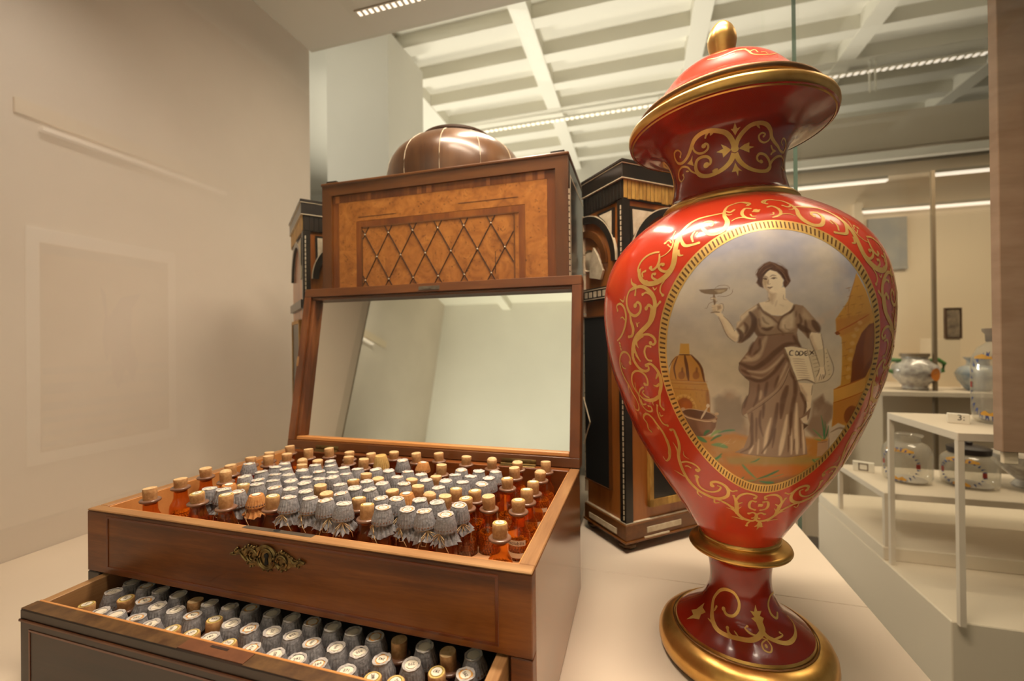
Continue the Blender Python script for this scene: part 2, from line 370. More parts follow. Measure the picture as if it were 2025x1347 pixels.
# wall beside and behind the viewer whose print shows in the front glass
struct('wall_side', MB().box(-1.76, -1.7, -3.5, -.36, -1.1, 2.1), 'white_wall')
struct('veil_cut_band', MB().box(-1.7, -1.66, -3.5, -.36, -1.1, -.50), 'floor_brown')  # dark band added out of view to cut the veil in the front glass
fx = -1.7; k_ = (.5805 - fx) / 1.5805
def vz(z): return .1775 + (z - .1775) * k_
def vy(y): return 2 * YF - (-.3212 + (y + .3212) * k_)                    # real depth of a thing seen mirrored in the front glass
pt = thing('framed_print', 'pale framed print of a pinkish figure, mirrored in the front glass', 'picture', (fx, vy(.615), vz(.17)))
part('mount', MB().box(fx, fx + .008, vy(.81), vy(.42), vz(-.145), vz(.505), .001), 'poster_mount', pt)
part('print_paper', MB().box(fx + .008, fx + .0088, vy(.784), vy(.448), vz(-.113), vz(.465)), 'poster_paper', pt)
mb = MB()
def yz(poly, x0, x1, mb, mi=0): mb.add([(x0, y, z) for y, z in poly] + [(x1, y, z) for y, z in poly], [tuple(range(len(poly))), tuple(range(len(poly), 2 * len(poly)))] + [(i, (i + 1) % len(poly), len(poly) + (i + 1) % len(poly), len(poly) + i) for i in range(len(poly))], mi)
yz([(vy(a), vz(b)) for a, b in ((.585, .36), (.60, .34), (.605, .26), (.64, .33), (.70, .35), (.672, .30), (.668, .19), (.69, .12), (.672, .06), (.655, .11), (.632, .04), (.618, .08), (.612, .16), (.60, .13), (.59, .2), (.598, .27))], fx + .0088, fx + .0094, mb)
part('printed_figure', mb, 'poster_pink', pt)
for a0, a1, b0, b1 in ((.452, .78, .10, .12), (.452, .56, .045, .075), (.60, .78, .06, .085), (.452, .78, .0, .022), (.452, .70, -.035, -.018), (.452, .78, -.07, -.055), (.452, .65, -.1, -.085), (.452, .78, .435, .46)):
    part('printed_line', MB().box(fx + .0088, fx + .0092, vy(a1), vy(a0), vz(b0), vz(b1)), 'poster_grey', pt)
lt = tag(part('wall_lamp', MB().box(fx, fx + .03, vy(1.0), vy(.45), vz(.772), vz(.782)), 'strip_glow'), 'thin bright lamp strip mirrored faintly above the framed print', 'lamp strip')
struct('trim_40', MB().box(fx, fx + .012, vy(1.15), vy(.40), vz(.80), vz(.84)), 'panel_beige')
struct('trim_41', MB().box(XL - .05, XL + .0005, -.351, -.3455, -1.1, 1.45), 'pane_joint')

# ---------------- display beyond the glass on the right
PX = 1.2; PZ = -.415
dp = thing('display_plinth', 'low white stepped plinth beyond the glass under the jar stands', 'plinth', (1.75, 1.15, -1.1))
part('plinth_block', MB().box(PX, 2.6, .80, 1.497, -1.1, PZ, .002), 'plinth_white', dp)
stp = thing('plinth_step', 'long low white step lying along the back of the plinth', 'step', (1.75, 1.28, PZ))
part('step_block', MB().box(PX + .001, 2.6, 1.062, 1.495, PZ, PZ + .035, .002), 'plinth_white', stp)
SZ = PZ + .035
def riser(label, x0, x1, y0, y1, zt, zb):
    t = thing('display_stand', label, 'stand', ((x0 + x1) / 2, (y0 + y1) / 2, zb))
    part('top', MB().box(x0, x1, y0, y1, zt - .017, zt, .001), 'riser_cream', t)
    for x in (x0, x1 - .0105):
        for y in (y0, y1 - .0105): part('leg', MB().box(x, x + .0105, y, y + .0105, zb, zt - .017), 'riser_cream', t)
    return t
riser('taller cream display stand carrying one large glass jar', 1.205, 1.66, .783, 1.046, -.018, PZ)
riser('lower cream display stand carrying two glass jars with painted wreaths', 1.205, 2.1, 1.064, 1.345, -.236, SZ)
def cart(prof, Mx, th0, zc, hw, hh, parent):
    """painted wreath on a jar: leaf strokes round an oval, a gold band above, red dots"""
    pr = sorted((z, r) for r, z in prof)
    zs, rs = [p[0] for p in pr], [p[1] for p in pr]
    def P(a, z, off=.0008):
        r = np.interp(z, zs, rs) + off; return (r * math.cos(a), r * math.sin(a), z)
    def quadpatch(mb, pts, off=.0008): mb.add([P(a, z, off) for a, z in pts], [tuple(range(len(pts)))], 0, Mx)
    mb = MB(); k = 26
    for i in range(k):
        if i % 13 == 0: continue
        t = 2 * PI * i / k; c, s = math.cos(t), math.sin(t)
        a, z = th0 + hw * c, zc + hh * s
        for e in (-.32, .32):
            d = t + e; quadpatch(mb, [(a - .04 * s, z), (a + hw * .24 * math.cos(d), z + hh * .24 * math.sin(d)), (a + .05 * s, z + .002)])
        quadpatch(mb, [(a - .03, z - .0015), (a + .03, z - .0015), (a + .03, z + .0015), (a - .03, z + .0015)])
    part('painted_wreath', mb, 'paint_blue', parent, kind='stuff')
    for zz, wd in ((zc + hh * .98, .8), (zc - hh * .98, .4)):
        mb = MB()
        for j in range(8):
            a0 = th0 - hw * wd + 2 * hw * wd * j / 8; a1 = a0 + 2 * hw * wd / 8
            quadpatch(mb, [(a0, zz - .003), (a1, zz - .003), (a1, zz + .005 + .003 * math.sin(j * 1.6)), (a0, zz + .005 + .003 * math.sin((j - 1) * 1.6))], .0012)
        part('painted_band', mb, 'paint_yellow', parent)
    for sgn in (-1, 1):
        mb = MB(); a, z = th0 + sgn * hw, zc; quadpatch(mb, [(a - .08, z - .006), (a + .08, z - .006), (a + .08, z + .007), (a - .08, z + .007)], .0012)
        part('painted_dot', mb, 'paint_red', parent)
def jar(label, x, y, z, R, H, th0, lid=False, neck=.55, dark=False):
    t = thing('glass_jar', label, 'jar', (x, y, z)); Mx = Matrix.Translation((x, y, z))
    pf = [(R * .80, 0), (R * .95, H * .03), (R, H * .12), (R, H * .60), (R * .96, H * .70), (R * .80, H * .80), (R * neck, H * .85), (R * neck, H * .95), (R * (neck + .1), H * .97), (R * (neck + .1), H)]
    part('jar_body', MB().lathe(pf, 40, Mx, cap=(True, False)), 'jar_glass', t, 60)
    cart(pf[:7], Mx, th0, H * .40, .75, H * .30, t)
    part('inner_base', MB().lathe([(R * .7, H * .02), (R * .8, H * .045), (0.001, H * .07)], 24, Mx, cap=(False, False)), 'cap_torn', t, 60)
    if lid:
        part('jar_lid', MB().lathe([(R * .74, H * .84), (R * .76, H * .98), (R * .62, H * 1.02), (R * .12, H * 1.05), (R * .14, H * 1.12), (R * .04, H * 1.15)], 28, Mx), 'lid_black', t, 40)
    if dark: part('jar_neck', MB().lathe([(R * (neck + .02), H * .86), (R * (neck + .03), H * .94), (R * (neck + .12), H * .97), (R * (neck + .12), H * 1.0)], 28, Mx), 'picture_dark', t, 40)
    return t
TH = -2.35
jar('clear lidless glass jar with blue wreath on the lower stand', 1.322, 1.20, -.236, .056, .135, TH)
jar('clear glass jar with black knobbed lid on the lower stand', 1.462, 1.195, -.236, .060, .108, TH, lid=True)
jar('large glass jar with yellow band and blue wreath on the taller stand', 1.376, .925, -.018, .058, .215, TH - .25, dark=True)
pb = thing('pottery_bowl', 'pale footed pottery bowl at the right end of the lower stand', 'bowl', (1.60, 1.21, -.236))
part('bowl_body', MB().lathe([(.03, 0), (.034, .006), (.024, .02), (.05, .045), (.072, .07), (.074, .09), (.069, .09)], 32, Matrix.Translation((1.60, 1.21, -.236))), 'maiolica', pb, 50)
nb = thing('number_block', 'small white block marked 3 in front of the large jar', 'label block', (1.275, .905, -.018))
Mb = Matrix.Translation((1.275, .905, -.018)) @ Matrix.Rotation(-.45, 4, 'Z')
part('block', MB().box(-.018, .018, -.008, .008, 0, .022, .001, 0, Mb), 'label_white', nb)
me = text_mesh('3:', .018); me.materials.append(MATS['dark_ink']); me.transform(Mb @ Matrix.Translation((.004, -.0084, .0135)) @ Matrix.Rotation(PI / 2, 4, 'X'))
part('number', me, None, nb)
cb = thing('number_block', 'small white block with a drawn square on the lower stand', 'label block', (1.245, 1.27, -.236))
Mb = Matrix.Translation((1.245, 1.27, -.236)) @ Matrix.Rotation(-.45, 4, 'Z')
part('block', MB().box(-.026, .026, -.006, .006, 0, .03, .001, 0, Mb), 'label_white', cb)
part('drawn_square', MB().box(-.012, .012, -.0068, -.006, .004, .007, 0, 0, Mb).box(-.012, .012, -.0068, -.006, .023, .026, 0, 0, Mb).box(-.012, -.009, -.0068, -.006, .004, .026, 0, 0, Mb).box(.009, .012, -.0068, -.006, .004, .026, 0, 0, Mb), 'seam_dark', cb)
# hanging wooden panel near the right edge of the view
hp = thing('hanging_panel', 'tall beige wood-grained panel hanging in front of the jars', 'panel', (1.30, .6, .4))
part('board', MB().box(1.161, 1.33, .60, .62, -.015, 1.3, .001), 'banner', hp)
part('lower_tab', MB().box(1.166, 1.186, .606, .614, -.036, -.015, .001), 'panel_beige', hp)
# far showcase: back panel, shelf, jars, picture, light strips
struct('wall_right', MB().box(1.42, 4.4, 2.9, 3.0, -1.1, 1.16), 'panel_beige')
struct('trim_50', MB().box(1.3, 4.6, 2.72, 3.02, 1.29, 1.50), 'case_top')
struct('trim_51', MB().box(1.3, 4.6, 2.70, 2.74, 1.22, 1.265), 'room_white')
struct('trim_52', MB().box(1.3, 4.6, 2.80, 3.02, 1.15, 1.22), 'panel_beige')
for k, (x0, x1, y, z, lb) in enumerate(((1.35, 2.00, 2.74, 1.105, 'short bright light strip at the far showcase top, left one'), (2.22, 3.2, 2.74, 1.110, 'short bright light strip at the far showcase top, right one'), (1.92, 3.2, 2.86, .955, 'long bright light strip below the far showcase top'))):
    ls = thing('light_strip', lb, 'light strip', (x0, y, z)); part('housing', MB().box(x0, x1, y, y + .03, z + .012, z + .03), 'case_top', ls); part('diffuser', MB().box(x0, x1, y - .002, y + .03, z, z + .012), 'led_far', ls)
tag(part('showcase_post', MB().box(2.005, 2.02, 2.36, 2.375, -1.1, 1.02), 'pane_joint'), 'thin dark upright joint of the far showcase glass', 'post')
tag(part('wall_poster', MB().box(1.96, 2.16, 2.885, 2.899, .62, .92).box(1.96, 2.16, 2.88, 2.8995, .60, .62), 'poster_blue'), 'blue-grey poster on the wall right of the vase shoulder', 'poster')
struct('trim_53', MB().box(1.88, 1.925, 2.86, 2.9, .35, 1.02), 'panel_beige')
ws = thing('wall_shelf', 'cream wall shelf carrying a green-handled jar and a blue pot', 'shelf', (2.3, 2.5, -.12))
part('board', MB().box(1.70, 3.1, 2.30, 2.9, -.115, -.092, .001), 'riser_cream', ws)
part('support', MB().box(1.85, 3.1, 2.5, 2.9, -.9, -.115), 'panel_beige', ws)
Mj = Matrix.Translation((1.955, 2.42, -.092))
mj = thing('two_handled_jar', 'grey painted jar with green handles and orange badge on wall shelf', 'jar', (1.955, 2.42, -.092))
part('jar_body', MB().lathe([(.048, 0), (.055, .008), (.05, .02), (.085, .06), (.10, .095), (.09, .13), (.06, .15), (.052, .165), (.058, .178), (.058, .186)], 32, Mj), 'maiolica', mj, 50)
part('jar_rim', MB().lathe([(.060, .172), (.060, .188), (.050, .188)], 32, Mj), 'pane_joint', mj, 50)
for sg in (-1, 1):
    part('handle', MB().tube([(sg * .075, 0, .085), (sg * .118, 0, .10), (sg * .125, 0, .135), (sg * .10, 0, .155), (sg * .062, 0, .15)], .011, 8, 0, Mj), 'leaf_green', mj, 60)
part('badge', MB().add([((.1 * math.cos(-1.15 + .27 * math.cos(a))) * 1.02, (.1 * math.sin(-1.15 + .27 * math.cos(a))) * 1.02, .085 + .032 * math.sin(a)) for a in np.linspace(0, 2 * PI, 16, endpoint=False)], [tuple(range(16))], 0, Mj), 'badge_orange', mj)
Mj = Matrix.Translation((2.215, 2.42, -.092))
mj = thing('blue_pot', 'glossy blue-grey globular pot on the wall shelf beside the jar', 'pot', (2.215, 2.42, -.092))
part('pot_body', MB().lathe([(.04, 0), (.05, .01), (.075, .05), (.085, .085), (.07, .115), (.042, .13), (.04, .15), (.055, .168)], 32, Mj), 'maiolica_blue', mj, 50)
fp = thing('small_picture', 'small dark upright picture on a beige block above the wall shelf', 'picture', (2.22, 2.6, .17))
part('picture_face', MB().box(2.190, 2.250, 2.60, 2.612, .176, .332, .002), 'picture_dark', fp)
part('picture_frame', MB().box(2.184, 2.190, 2.596, 2.614, .170, .338).box(2.250, 2.256, 2.596, 2.614, .170, .338).box(2.190, 2.250, 2.596, 2.614, .170, .176).box(2.190, 2.250, 2.596, 2.614, .332, .338), 'ring_wood', fp)
part('picture_backing', MB().box(2.12, 2.25, 2.60, 2.70, -.092, .170, .001), 'panel_beige', fp)
# ================================================================== medicine chest
W_, D_, H1, LT, TAU = .50, .2785, -.067, .2796, .1662
ch = thing('medicine_chest', 'open wooden medicine chest with mirrored lid and pulled-out drawer of bottles', 'chest', (.25, .14, TZ))
C1 = .0008
part('front_board', MB().box(0, W_, 0, .0115, H1, -.0022, C1), 'mahogany', ch)
part('front_rim', MB().box(.0, W_, 0, .0115, -.002, 0, C1), 'rim_wood', ch, label='paler wooden rim')
part('edge_strip', MB().box(.0125, .4875, .0115, .0139, -.06, -.0012, .0003), 'edge_strip', ch)
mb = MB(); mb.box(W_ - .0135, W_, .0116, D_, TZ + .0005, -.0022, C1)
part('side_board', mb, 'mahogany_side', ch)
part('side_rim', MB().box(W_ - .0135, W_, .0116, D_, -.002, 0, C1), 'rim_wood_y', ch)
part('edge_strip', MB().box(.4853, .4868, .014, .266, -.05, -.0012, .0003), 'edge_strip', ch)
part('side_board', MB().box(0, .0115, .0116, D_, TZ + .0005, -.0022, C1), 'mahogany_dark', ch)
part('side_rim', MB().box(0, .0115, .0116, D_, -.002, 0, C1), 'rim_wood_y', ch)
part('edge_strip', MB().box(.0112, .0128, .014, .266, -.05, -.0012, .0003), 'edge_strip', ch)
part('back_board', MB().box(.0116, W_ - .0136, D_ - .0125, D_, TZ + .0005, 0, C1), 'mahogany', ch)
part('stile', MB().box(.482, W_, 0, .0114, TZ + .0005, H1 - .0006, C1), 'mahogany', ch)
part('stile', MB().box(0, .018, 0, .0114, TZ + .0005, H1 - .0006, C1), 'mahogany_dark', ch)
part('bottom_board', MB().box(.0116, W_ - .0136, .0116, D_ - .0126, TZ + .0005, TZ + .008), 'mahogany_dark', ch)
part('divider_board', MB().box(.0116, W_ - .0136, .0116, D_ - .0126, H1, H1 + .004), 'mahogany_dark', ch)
for x0, x1, z0, z1 in ((.0305, .4727, -.0074, -.0052), (.0305, .4727, -.0612, -.0588), (.0305, .0330, -.0588, -.0074), (.4700, .4727, -.0588, -.0074)):
    part('inlay_strip', MB().box(x0, x1, -.0007, .001, z0, z1, .0002), 'inlay_red', ch)
part('lock_plate', MB().box(.2093, .2905, .0058, .0114, -.001, .0002), 'steel_dark', ch)
part('bolt_hole', MB().lathe([(.0022, 0), (.0022, .0003)], 14, Matrix.Translation((.2483, .0092, .0001)) @ Matrix.Scale(1.7, 4, (1, 0, 0))), 'black', ch)
# escutcheon: cast brass scrolls round a keyhole
es = MB(); ex, ez = .2463, -.0203
def er(mb, cx, cz, rx, rz, r, a0=0, a1=2 * PI, n=26, y=-.0016, M=None):
    pts = [(cx + rx * math.cos(a), y, cz + rz * math.sin(a)) for a in np.linspace(a0, a1, n)]
    mb.tube(pts[:-1] if abs(a1 - a0 - 2 * PI) < 1e-6 else pts, r, 6, closed=abs(a1 - a0 - 2 * PI) < 1e-6)
plate = [(.2040, -.0222), (.2075, -.0200), (.2110, -.0165), (.2160, -.0175), (.2200, -.0140), (.2270, -.0118), (.2330, -.0130), (.2390, -.0118), (.2463, -.0096), (.2540, -.0118), (.2590, -.0160), (.2650, -.0128), (.2700, -.0140), (.2740, -.0160), (.2790, -.0190), (.2840, -.0178), (.2898, -.0205), (.2850, -.0235), (.2800, -.0250), (.2740, -.0260), (.2700, -.0290), (.2640, -.0306), (.2580, -.0290), (.2540, -.0300), (.2463, -.0330), (.2390, -.0305), (.2330, -.0300), (.2270, -.0310), (.2210, -.0265), (.2160, -.0225), (.2110, -.0205), (.2075, -.0235)]
Mp = Matrix.Rotation(PI / 2, 4, 'X')
es.prism(plate, 0, .0011, 0, Mp)
er(es, ex, -.0205, .0100, .0103, .0013); er(es, ex, -.0212, .0072, .0082, .0009); er(es, ex, -.0196, .0112, .0100, .0010, .2, 2.7)
for cx, cz, q in ((.2295, -.0206, 1), (.2635, -.0228, -1)):
    er(es, cx, cz, .0060, .0060, .0011, .4 if q > 0 else -.9, 5.6 if q > 0 else 4.4); er(es, cx + q * .001, cz - .001, .0033, .0033, .0010, 2.2, 6.4)
for x, z, r in ((.2042, -.0222, .0013), (.2062, -.0212, .0011), (.2095, -.0180, .0013), (.2120, -.0160, .0016), (.2150, -.0180, .0012), (.2185, -.0165, .0016), (.2215, -.0137, .0015), (.2255, -.0118, .0017), (.2290, -.0122, .0014), (.2320, -.0128, .0017), (.2350, -.0118, .0012), (.2385, -.0205, .0014), (.2545, -.0205, .0015), (.2395, -.0270, .0012), (.2530, -.0275, .0012), (.2585, -.0160, .0013), (.2612, -.0143, .0012), (.2640, -.0128, .0015), (.2672, -.0137, .0012), (.2695, -.0150, .0013), (.2725, -.0163, .0013), (.2760, -.0178, .0013), (.2840, -.0178, .0013), (.2820, -.0195, .0012), (.2880, -.0200, .0012), (.2800, -.0240, .0011), (.2830, -.0248, .0011), (.2640, -.0306, .0013), (.2600, -.0296, .0011), (.2690, -.0290, .0012), (.2280, -.0312, .0012), (.2240, -.0290, .0010), (.2310, -.0304, .0011), (.2430, -.0325, .0010), (.2480, -.0328, .0010), (.2520, -.0315, .0010)):
    es.ball((x, -.0014, z), r, 8)
es.tube([(.2050, -.0014, -.0228), (.2100, -.0014, -.0222), (.2150, -.0014, -.0200), (.2190, -.0014, -.0235), (.2230, -.0014, -.0268)], .0010, 6)
es.tube([(.2740, -.0014, -.0185), (.2775, -.0014, -.0215), (.2820, -.0014, -.0210), (.2850, -.0014, -.0190), (.2895, -.0014, -.0205)], .0013, 6)
eo = part('escutcheon', es, 'brass_dark', ch, 50, label='dark cast brass keyhole plate with scrolls')
part('keyhole', MB().prism([(ex + .0024 * math.cos(a), -.0190 + .0024 * math.sin(a)) for a in np.linspace(-1.1, PI + 1.1, 14)] + [(ex - .0019, -.0272), (ex + .0019, -.0272)], .0011, .0018, 0, Mp), 'black', eo)

# lid: frame pieces, recessed mirror, hinges, catch (lid space: x across, s up, d towards the room)
Ml = Matrix(((1, 0, 0, 0), (0, math.sin(TAU), -math.cos(TAU), D_), (0, math.cos(TAU), math.sin(TAU), 0.0008), (0, 0, 0, 1)))
def lb(x0, x1, s0, s1, d0, d1, c=.0006): return MB().box(x0, x1, s0, s1, d0, d1, c, 0, Ml)
lid = part('lid', lb(.0005, .4995, .0005, LT, -.030, -.0175, .001), 'lid_wood', ch)
part('top_rail', lb(0, W_, LT - .0145, LT, -.0172, 0), 'lid_wood', lid); part('bottom_rail', lb(0, W_, 0, .0135, -.0172, 0), 'lid_wood', lid)
part('stile', lb(0, .0135, .0136, LT - .0146, -.0172, 0), 'lid_wood_z', lid); part('stile', lb(W_ - .0145, W_, .0136, LT - .0146, -.0172, 0), 'lid_wood_z', lid)
part('mirror_bead', lb(.0136, W_ - .0146, LT - .0195, LT - .0146, -.0172, -.004, .0012), 'lid_wood', lid); part('mirror_bead', lb(.0136, W_ - .0146, .0136, .0205, -.0172, -.004, .0015), 'edge_strip', lid)
part('mirror_bead', lb(.0136, .0205, .0206, LT - .0196, -.0172, -.004, .0012), 'lid_wood_z', lid)
part('mirror_glass', lb(.0206, W_ - .0147, .0206, LT - .0196, -.0172, -.0155, 0), 'mirror', lid)
part('latch_plate', lb(.2300, .2680, LT - .0118, LT - .0052, 0, .0009, .0002).box(.240, .2535, LT - .0105, LT - .0065, .0009, .002, .0003, 0, Ml), 'steel_dark', lid)
for hx0, hx1 in ((.060, .104), (.386, .438)):
    h = lb(hx0, hx1, .0012, .0075, 0, .0010, .0002); h.tube([Ml @ Vector((hx0, -.0002, .0016)), Ml @ Vector((hx1, -.0002, .0016))], .0016, 8); h.box(hx0, hx1, D_ - .0105, D_ - .003, -.0004, .0007, .0002)
    for i in (0.2, .8): h.box(hx0 + (hx1 - hx0) * i - .0012, hx0 + (hx1 - hx0) * i + .0012, .0030, .0054, .001, .0014, 0, 0, Ml)
    part('hinge', h, 'brass_hinge', lid, 50)
part('chipped_mark', lb(-.0002, .004, .140, .157, -.004, .0003, 0), 'rim_wood', lid)

# drawer
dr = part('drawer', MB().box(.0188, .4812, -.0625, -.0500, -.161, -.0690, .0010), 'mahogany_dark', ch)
part('top_veneer', MB().box(.0192, .217, -.0622, -.0498, -.0690, -.0684, .0002).box(.2855, .4808, -.0622, -.0498, -.0690, -.0684, .0002), plain('worn_veneer', (108, 78, 44), .5, c2=(74, 48, 24), scale=70., detail=6.), dr, label='worn dull brown top edge')
part('inner_edge', MB().box(.0205, .4795, -.0498, -.0478, -.158, -.0682, .0003), 'edge_strip', dr)
part('lock_plate', MB().box(.2172, .2853, -.0612, -.0500, -.0690, -.0682), 'copper_plate', dr)
part('bolt_slot', MB().box(.243, .261, -.0540, -.0518, -.0684, -.0680), 'dark_groove', dr)
part('moulding', MB().box(.0192, .4808, -.0640, -.0625, -.080, -.0775, .0005), 'mahogany', dr)
for x0, x1, z0, z1 in ((.032, .468, -.0880, -.0860), (.032, .034, -.150, -.0881), (.466, .468, -.150, -.0881)):
    part('inlay_strip', MB().box(x0, x1, -.0631, -.0620, z0, z1, .0002), 'inlay_red', dr)
for x0, x1 in ((.0205, .0300), (.4700, .4796)):
    part('drawer_side', MB().box(x0, x1, -.0477, .245, -.158, -.0688, .0005), 'rim_wood_y', dr)
part('drawer_bottom', MB().box(.0301, .4699, -.0477, .245, -.158, -.154), 'mahogany_dark', dr)

# ================================================================== bottles
def mk(name, mb, mats, smooth=40): return mb.mesh(name, mats, smooth)
def cork_mb(r, h, seed):
    q = random.Random(seed); mb = MB(); e = q.uniform(-.04, .04)
    mb.lathe([(r * .86, -.006), (r * .96, 0), (r * 1.0, h * .5), (r * (1.03 + e), h - .0006), (r * (.97 + e), h)], 20, None, 0, (True, True), lambda a, j: 1 + .015 * math.sin(3 * a + seed))
    return mb
def cap_mb(rt, rb, h, seed, n=44):
    q = random.Random(seed); ph = [q.uniform(.5, 1.) for _ in range(n)]
    def rf(a, j):
        i = int(round(a / (2 * PI) * n)) % n; amp = (.0, .028, .046, .042, .018, .0, .0)[j]
        return 1 + amp * ph[i] * (1 if i % 2 else -1)
    return MB().lathe([(rb * .82, 0), (rb * 1.03, .0006), (rb * 1.0, h * .30), (rb + (rt - rb) * .6, h * .65), (rt * 1.02, h - .0008), (rt * .96, h), (0.0005, h - .0002)], n, None, 0, (True, True), rf)
def ruffle_mb(r0, r1, h, seed, n=30):
    q = random.Random(seed); v = []; f = []
    for j, (r, z) in enumerate(((r0, 0), (r0 * 1.05, -h * .25), ((r0 + r1) / 2, -h * .6), (r1, -h))):
        for i in range(n):
            a = 2 * PI * i / n; k = r * (1 + (0, .08, .14, .18)[j] * (1 if i % 2 else -1) * q.uniform(.5, 1.2)); zz = z * (1 + (q.uniform(-.28, .22) if j == 3 else 0))
            v.append((k * math.cos(a), k * math.sin(a), zz))
    for j in range(3):
        for i in range(n): f.append((j * n + i, j * n + (i + 1) % n, (j + 1) * n + (i + 1) % n, (j + 1) * n + i))
    return MB().add(v, f)
def torn_mb(r, seed, n=22):
    """ragged paper rim left round a cap's top, with a tatter standing up"""
    q = random.Random(seed); v = []; f = []
    for i in range(n):
        a = 2 * PI * i / n; v += [(r * .98 * math.cos(a), r * .98 * math.sin(a), 0.), (r * q.uniform(.62, .80) * math.cos(a), r * q.uniform(.62, .80) * math.sin(a), .0005 + q.uniform(0, .0006)), (r * 1.0 * math.cos(a), r * 1.0 * math.sin(a), .0007 + q.uniform(0, .0010))]
    for i in range(n):
        k = (i + 1) % n; f += [(3 * i, 3 * k, 3 * k + 2, 3 * i + 2), (3 * i + 2, 3 * k + 2, 3 * k + 1, 3 * i + 1)]
    return MB().add(v, f)
def disc_mb(r, z, n=24, ox=0, oy=0): return MB().add([(ox + r * math.cos(2 * PI * i / n), oy + r * math.sin(2 * PI * i / n), z) for i in range(n)], [tuple(range(n))])
def string_mb(r, seed):
    q = random.Random(seed); mb = MB(); mb.tube([(r * math.cos(a), r * math.sin(a), .0003 * math.sin(5 * a)) for a in np.linspace(0, 2 * PI, 18, endpoint=False)], .00035, 5, closed=True)
    a0 = q.uniform(-2.2, -.9)
    def dirp(d, t, z): return ((r + d) * math.cos(a0 + t), (r + d) * math.sin(a0 + t), z)
    for s in (-1, 1):
        L = q.uniform(.007, .012)
        mb.tube([dirp(0, 0, 0), dirp(.002, s * .25, -.001), dirp(.004, s * .55, -.4 * L), dirp(.004, s * .6, -L), dirp(.0035, s * .25, -L * 1.1), dirp(.002, s * .06, -.5 * L), dirp(.0005, 0, 0)], .0004, 5)
        mb.tube([dirp(0, 0, 0), dirp(.003, s * .35, -.004), dirp(.005, s * .7, -.010), dirp(.004, s * .9, -.016)], .00035, 5)
    return mb
def bottle_mb(rb, zs, zl):
    """amber bottle, local z=0 at the neck lip's top: shoulder zs, foot zl"""
    return MB().lathe([(rb * .9, zl), (rb, zl + .0015), (rb, zs - .004), (rb * .93, zs), (rb * .78, zs + .003), (.0078, zs + .0058), (.0070, zs + .0085), (.0068, -.003)], 28, None, 0, (True, False))
LIP = mk('lip', MB().lathe([(.0066, -.004), (.0080, -.0034), (.0100, -.0024), (.0103, -.0010), (.0095, 0), (.0062, 0)], 28, None, 0, (False, False)), 'glass_lip', 60)
BIG = mk('bottle_body', bottle_mb(.0115, -.0205, -.0565), 'amber', 60)
SML = mk('bottle_body', bottle_mb(.0106, -.0150, -.0565), 'amber_dark', 60)
DRW = mk('bottle_body', bottle_mb(.0094, -.0150, -.058), 'amber_dark', 60)
def pills_mesh(rb, zt, zb, mat, seed, rr=.00135):
    q = random.Random(seed); mb = MB()
    for z in np.arange(zb, zt, rr * 1.75):
        k = int(2 * PI * (rb - rr) / (rr * 2.05)); o = q.random()
        for i in range(k):
            a = 2 * PI * (i + o) / k; rad = rb - rr * 1.25
            mb.ball((rad * math.cos(a), rad * math.sin(a), z + q.uniform(-.0003, .0003)), rr, 6)
    for _ in range(60):
        a, d = q.uniform(0, 2 * PI), math.sqrt(q.random()) * (rb - 2 * rr); mb.ball((d * math.cos(a), d * math.sin(a), zt + q.uniform(-.0006, .0006)), rr, 6)
    return mk('pills', mb, mat, 60)
PILLS = [pills_mesh(.0110, -.0245, -.046, 'pills', 1), pills_mesh(.0110, -.030, -.046, 'pills', 2), pills_mesh(.0110, -.034, -.046, 'pills_brown', 3)]
CORKS = [mk('cork', cork_mb(.0068, h, s), ['cork'], 45) for s, h in enumerate((.0105, .0120, .0095, .0125))]
CTOP = [mk('cork_top', disc_mb(.0066, .0002, 20), 'cork_top'), mk('cork_top', MB().lathe([(.0064, 0), (.0055, .0016), (.003, .0026), (.0004, .003)], 18, None, 0, (False, True)), 'cork_top', 60)]
LBL = {k: mk('top_label', disc_mb(.0062, .0003), v) for k, v in (('L', 'label_ring'), ('O', 'label_orange'), ('P', 'label_paper'), ('T', 'cap_tan'), ('W', 'label_paper'))}
LIN = mk('label_center', disc_mb(.0042, .0005), 'label_paper')
LRG = mk('printed_ring', MB().add([(r * math.cos(2 * PI * i / 24), r * math.sin(2 * PI * i / 24), .00045) for i in range(24) for r in (.0046, .0050)], [(2 * i, 2 * i + 1, (2 * i + 3) % 48, (2 * i + 2) % 48) for i in range(24)]), 'ring_print')
CAPS = [mk('paper_cap', cap_mb(.0072 + .0003 * (s % 3), .0101, .0140 + .0006 * (s % 2), s), 'cap_paper', 25) for s in range(6)]
CAPT = mk('paper_cap', cap_mb(.0072, .0100, .0125, 21), 'cap_tan', 25); CAPY = mk('paper_cap', cap_mb(.0075, .0105, .0190, 22), 'cap_yellow', 25)
RUF = [mk('paper_ruffle', ruffle_mb(.0078, .0128, .0105, s + 40), 'cap_paper', 20) for s in range(3)]; RUFT = mk('paper_ruffle', ruffle_mb(.0078, .0125, .009, 50), 'cap_tan', 20)
TORN = [mk('torn_rim', torn_mb(.0074, s), 'cap_torn', 20) for s in range(5)]
STR = [mk('string', string_mb(.0080, s), 'string', 60) for s in range(5)]
NUMS = {}
def number(s):
    if s not in NUMS:
        me = text_mesh(s, .0036); me.materials.append(MATS['dark_ink']); NUMS[s] = me
    return NUMS[s]
def sub(name, me, parent, loc=(0, 0, 0), rz=0., rx=0., ry=0.):
    o = bpy.data.objects.new(name, me); COL.objects.link(o); o.parent = parent; o.location = loc; o.rotation_euler = (rx, ry, rz); return o
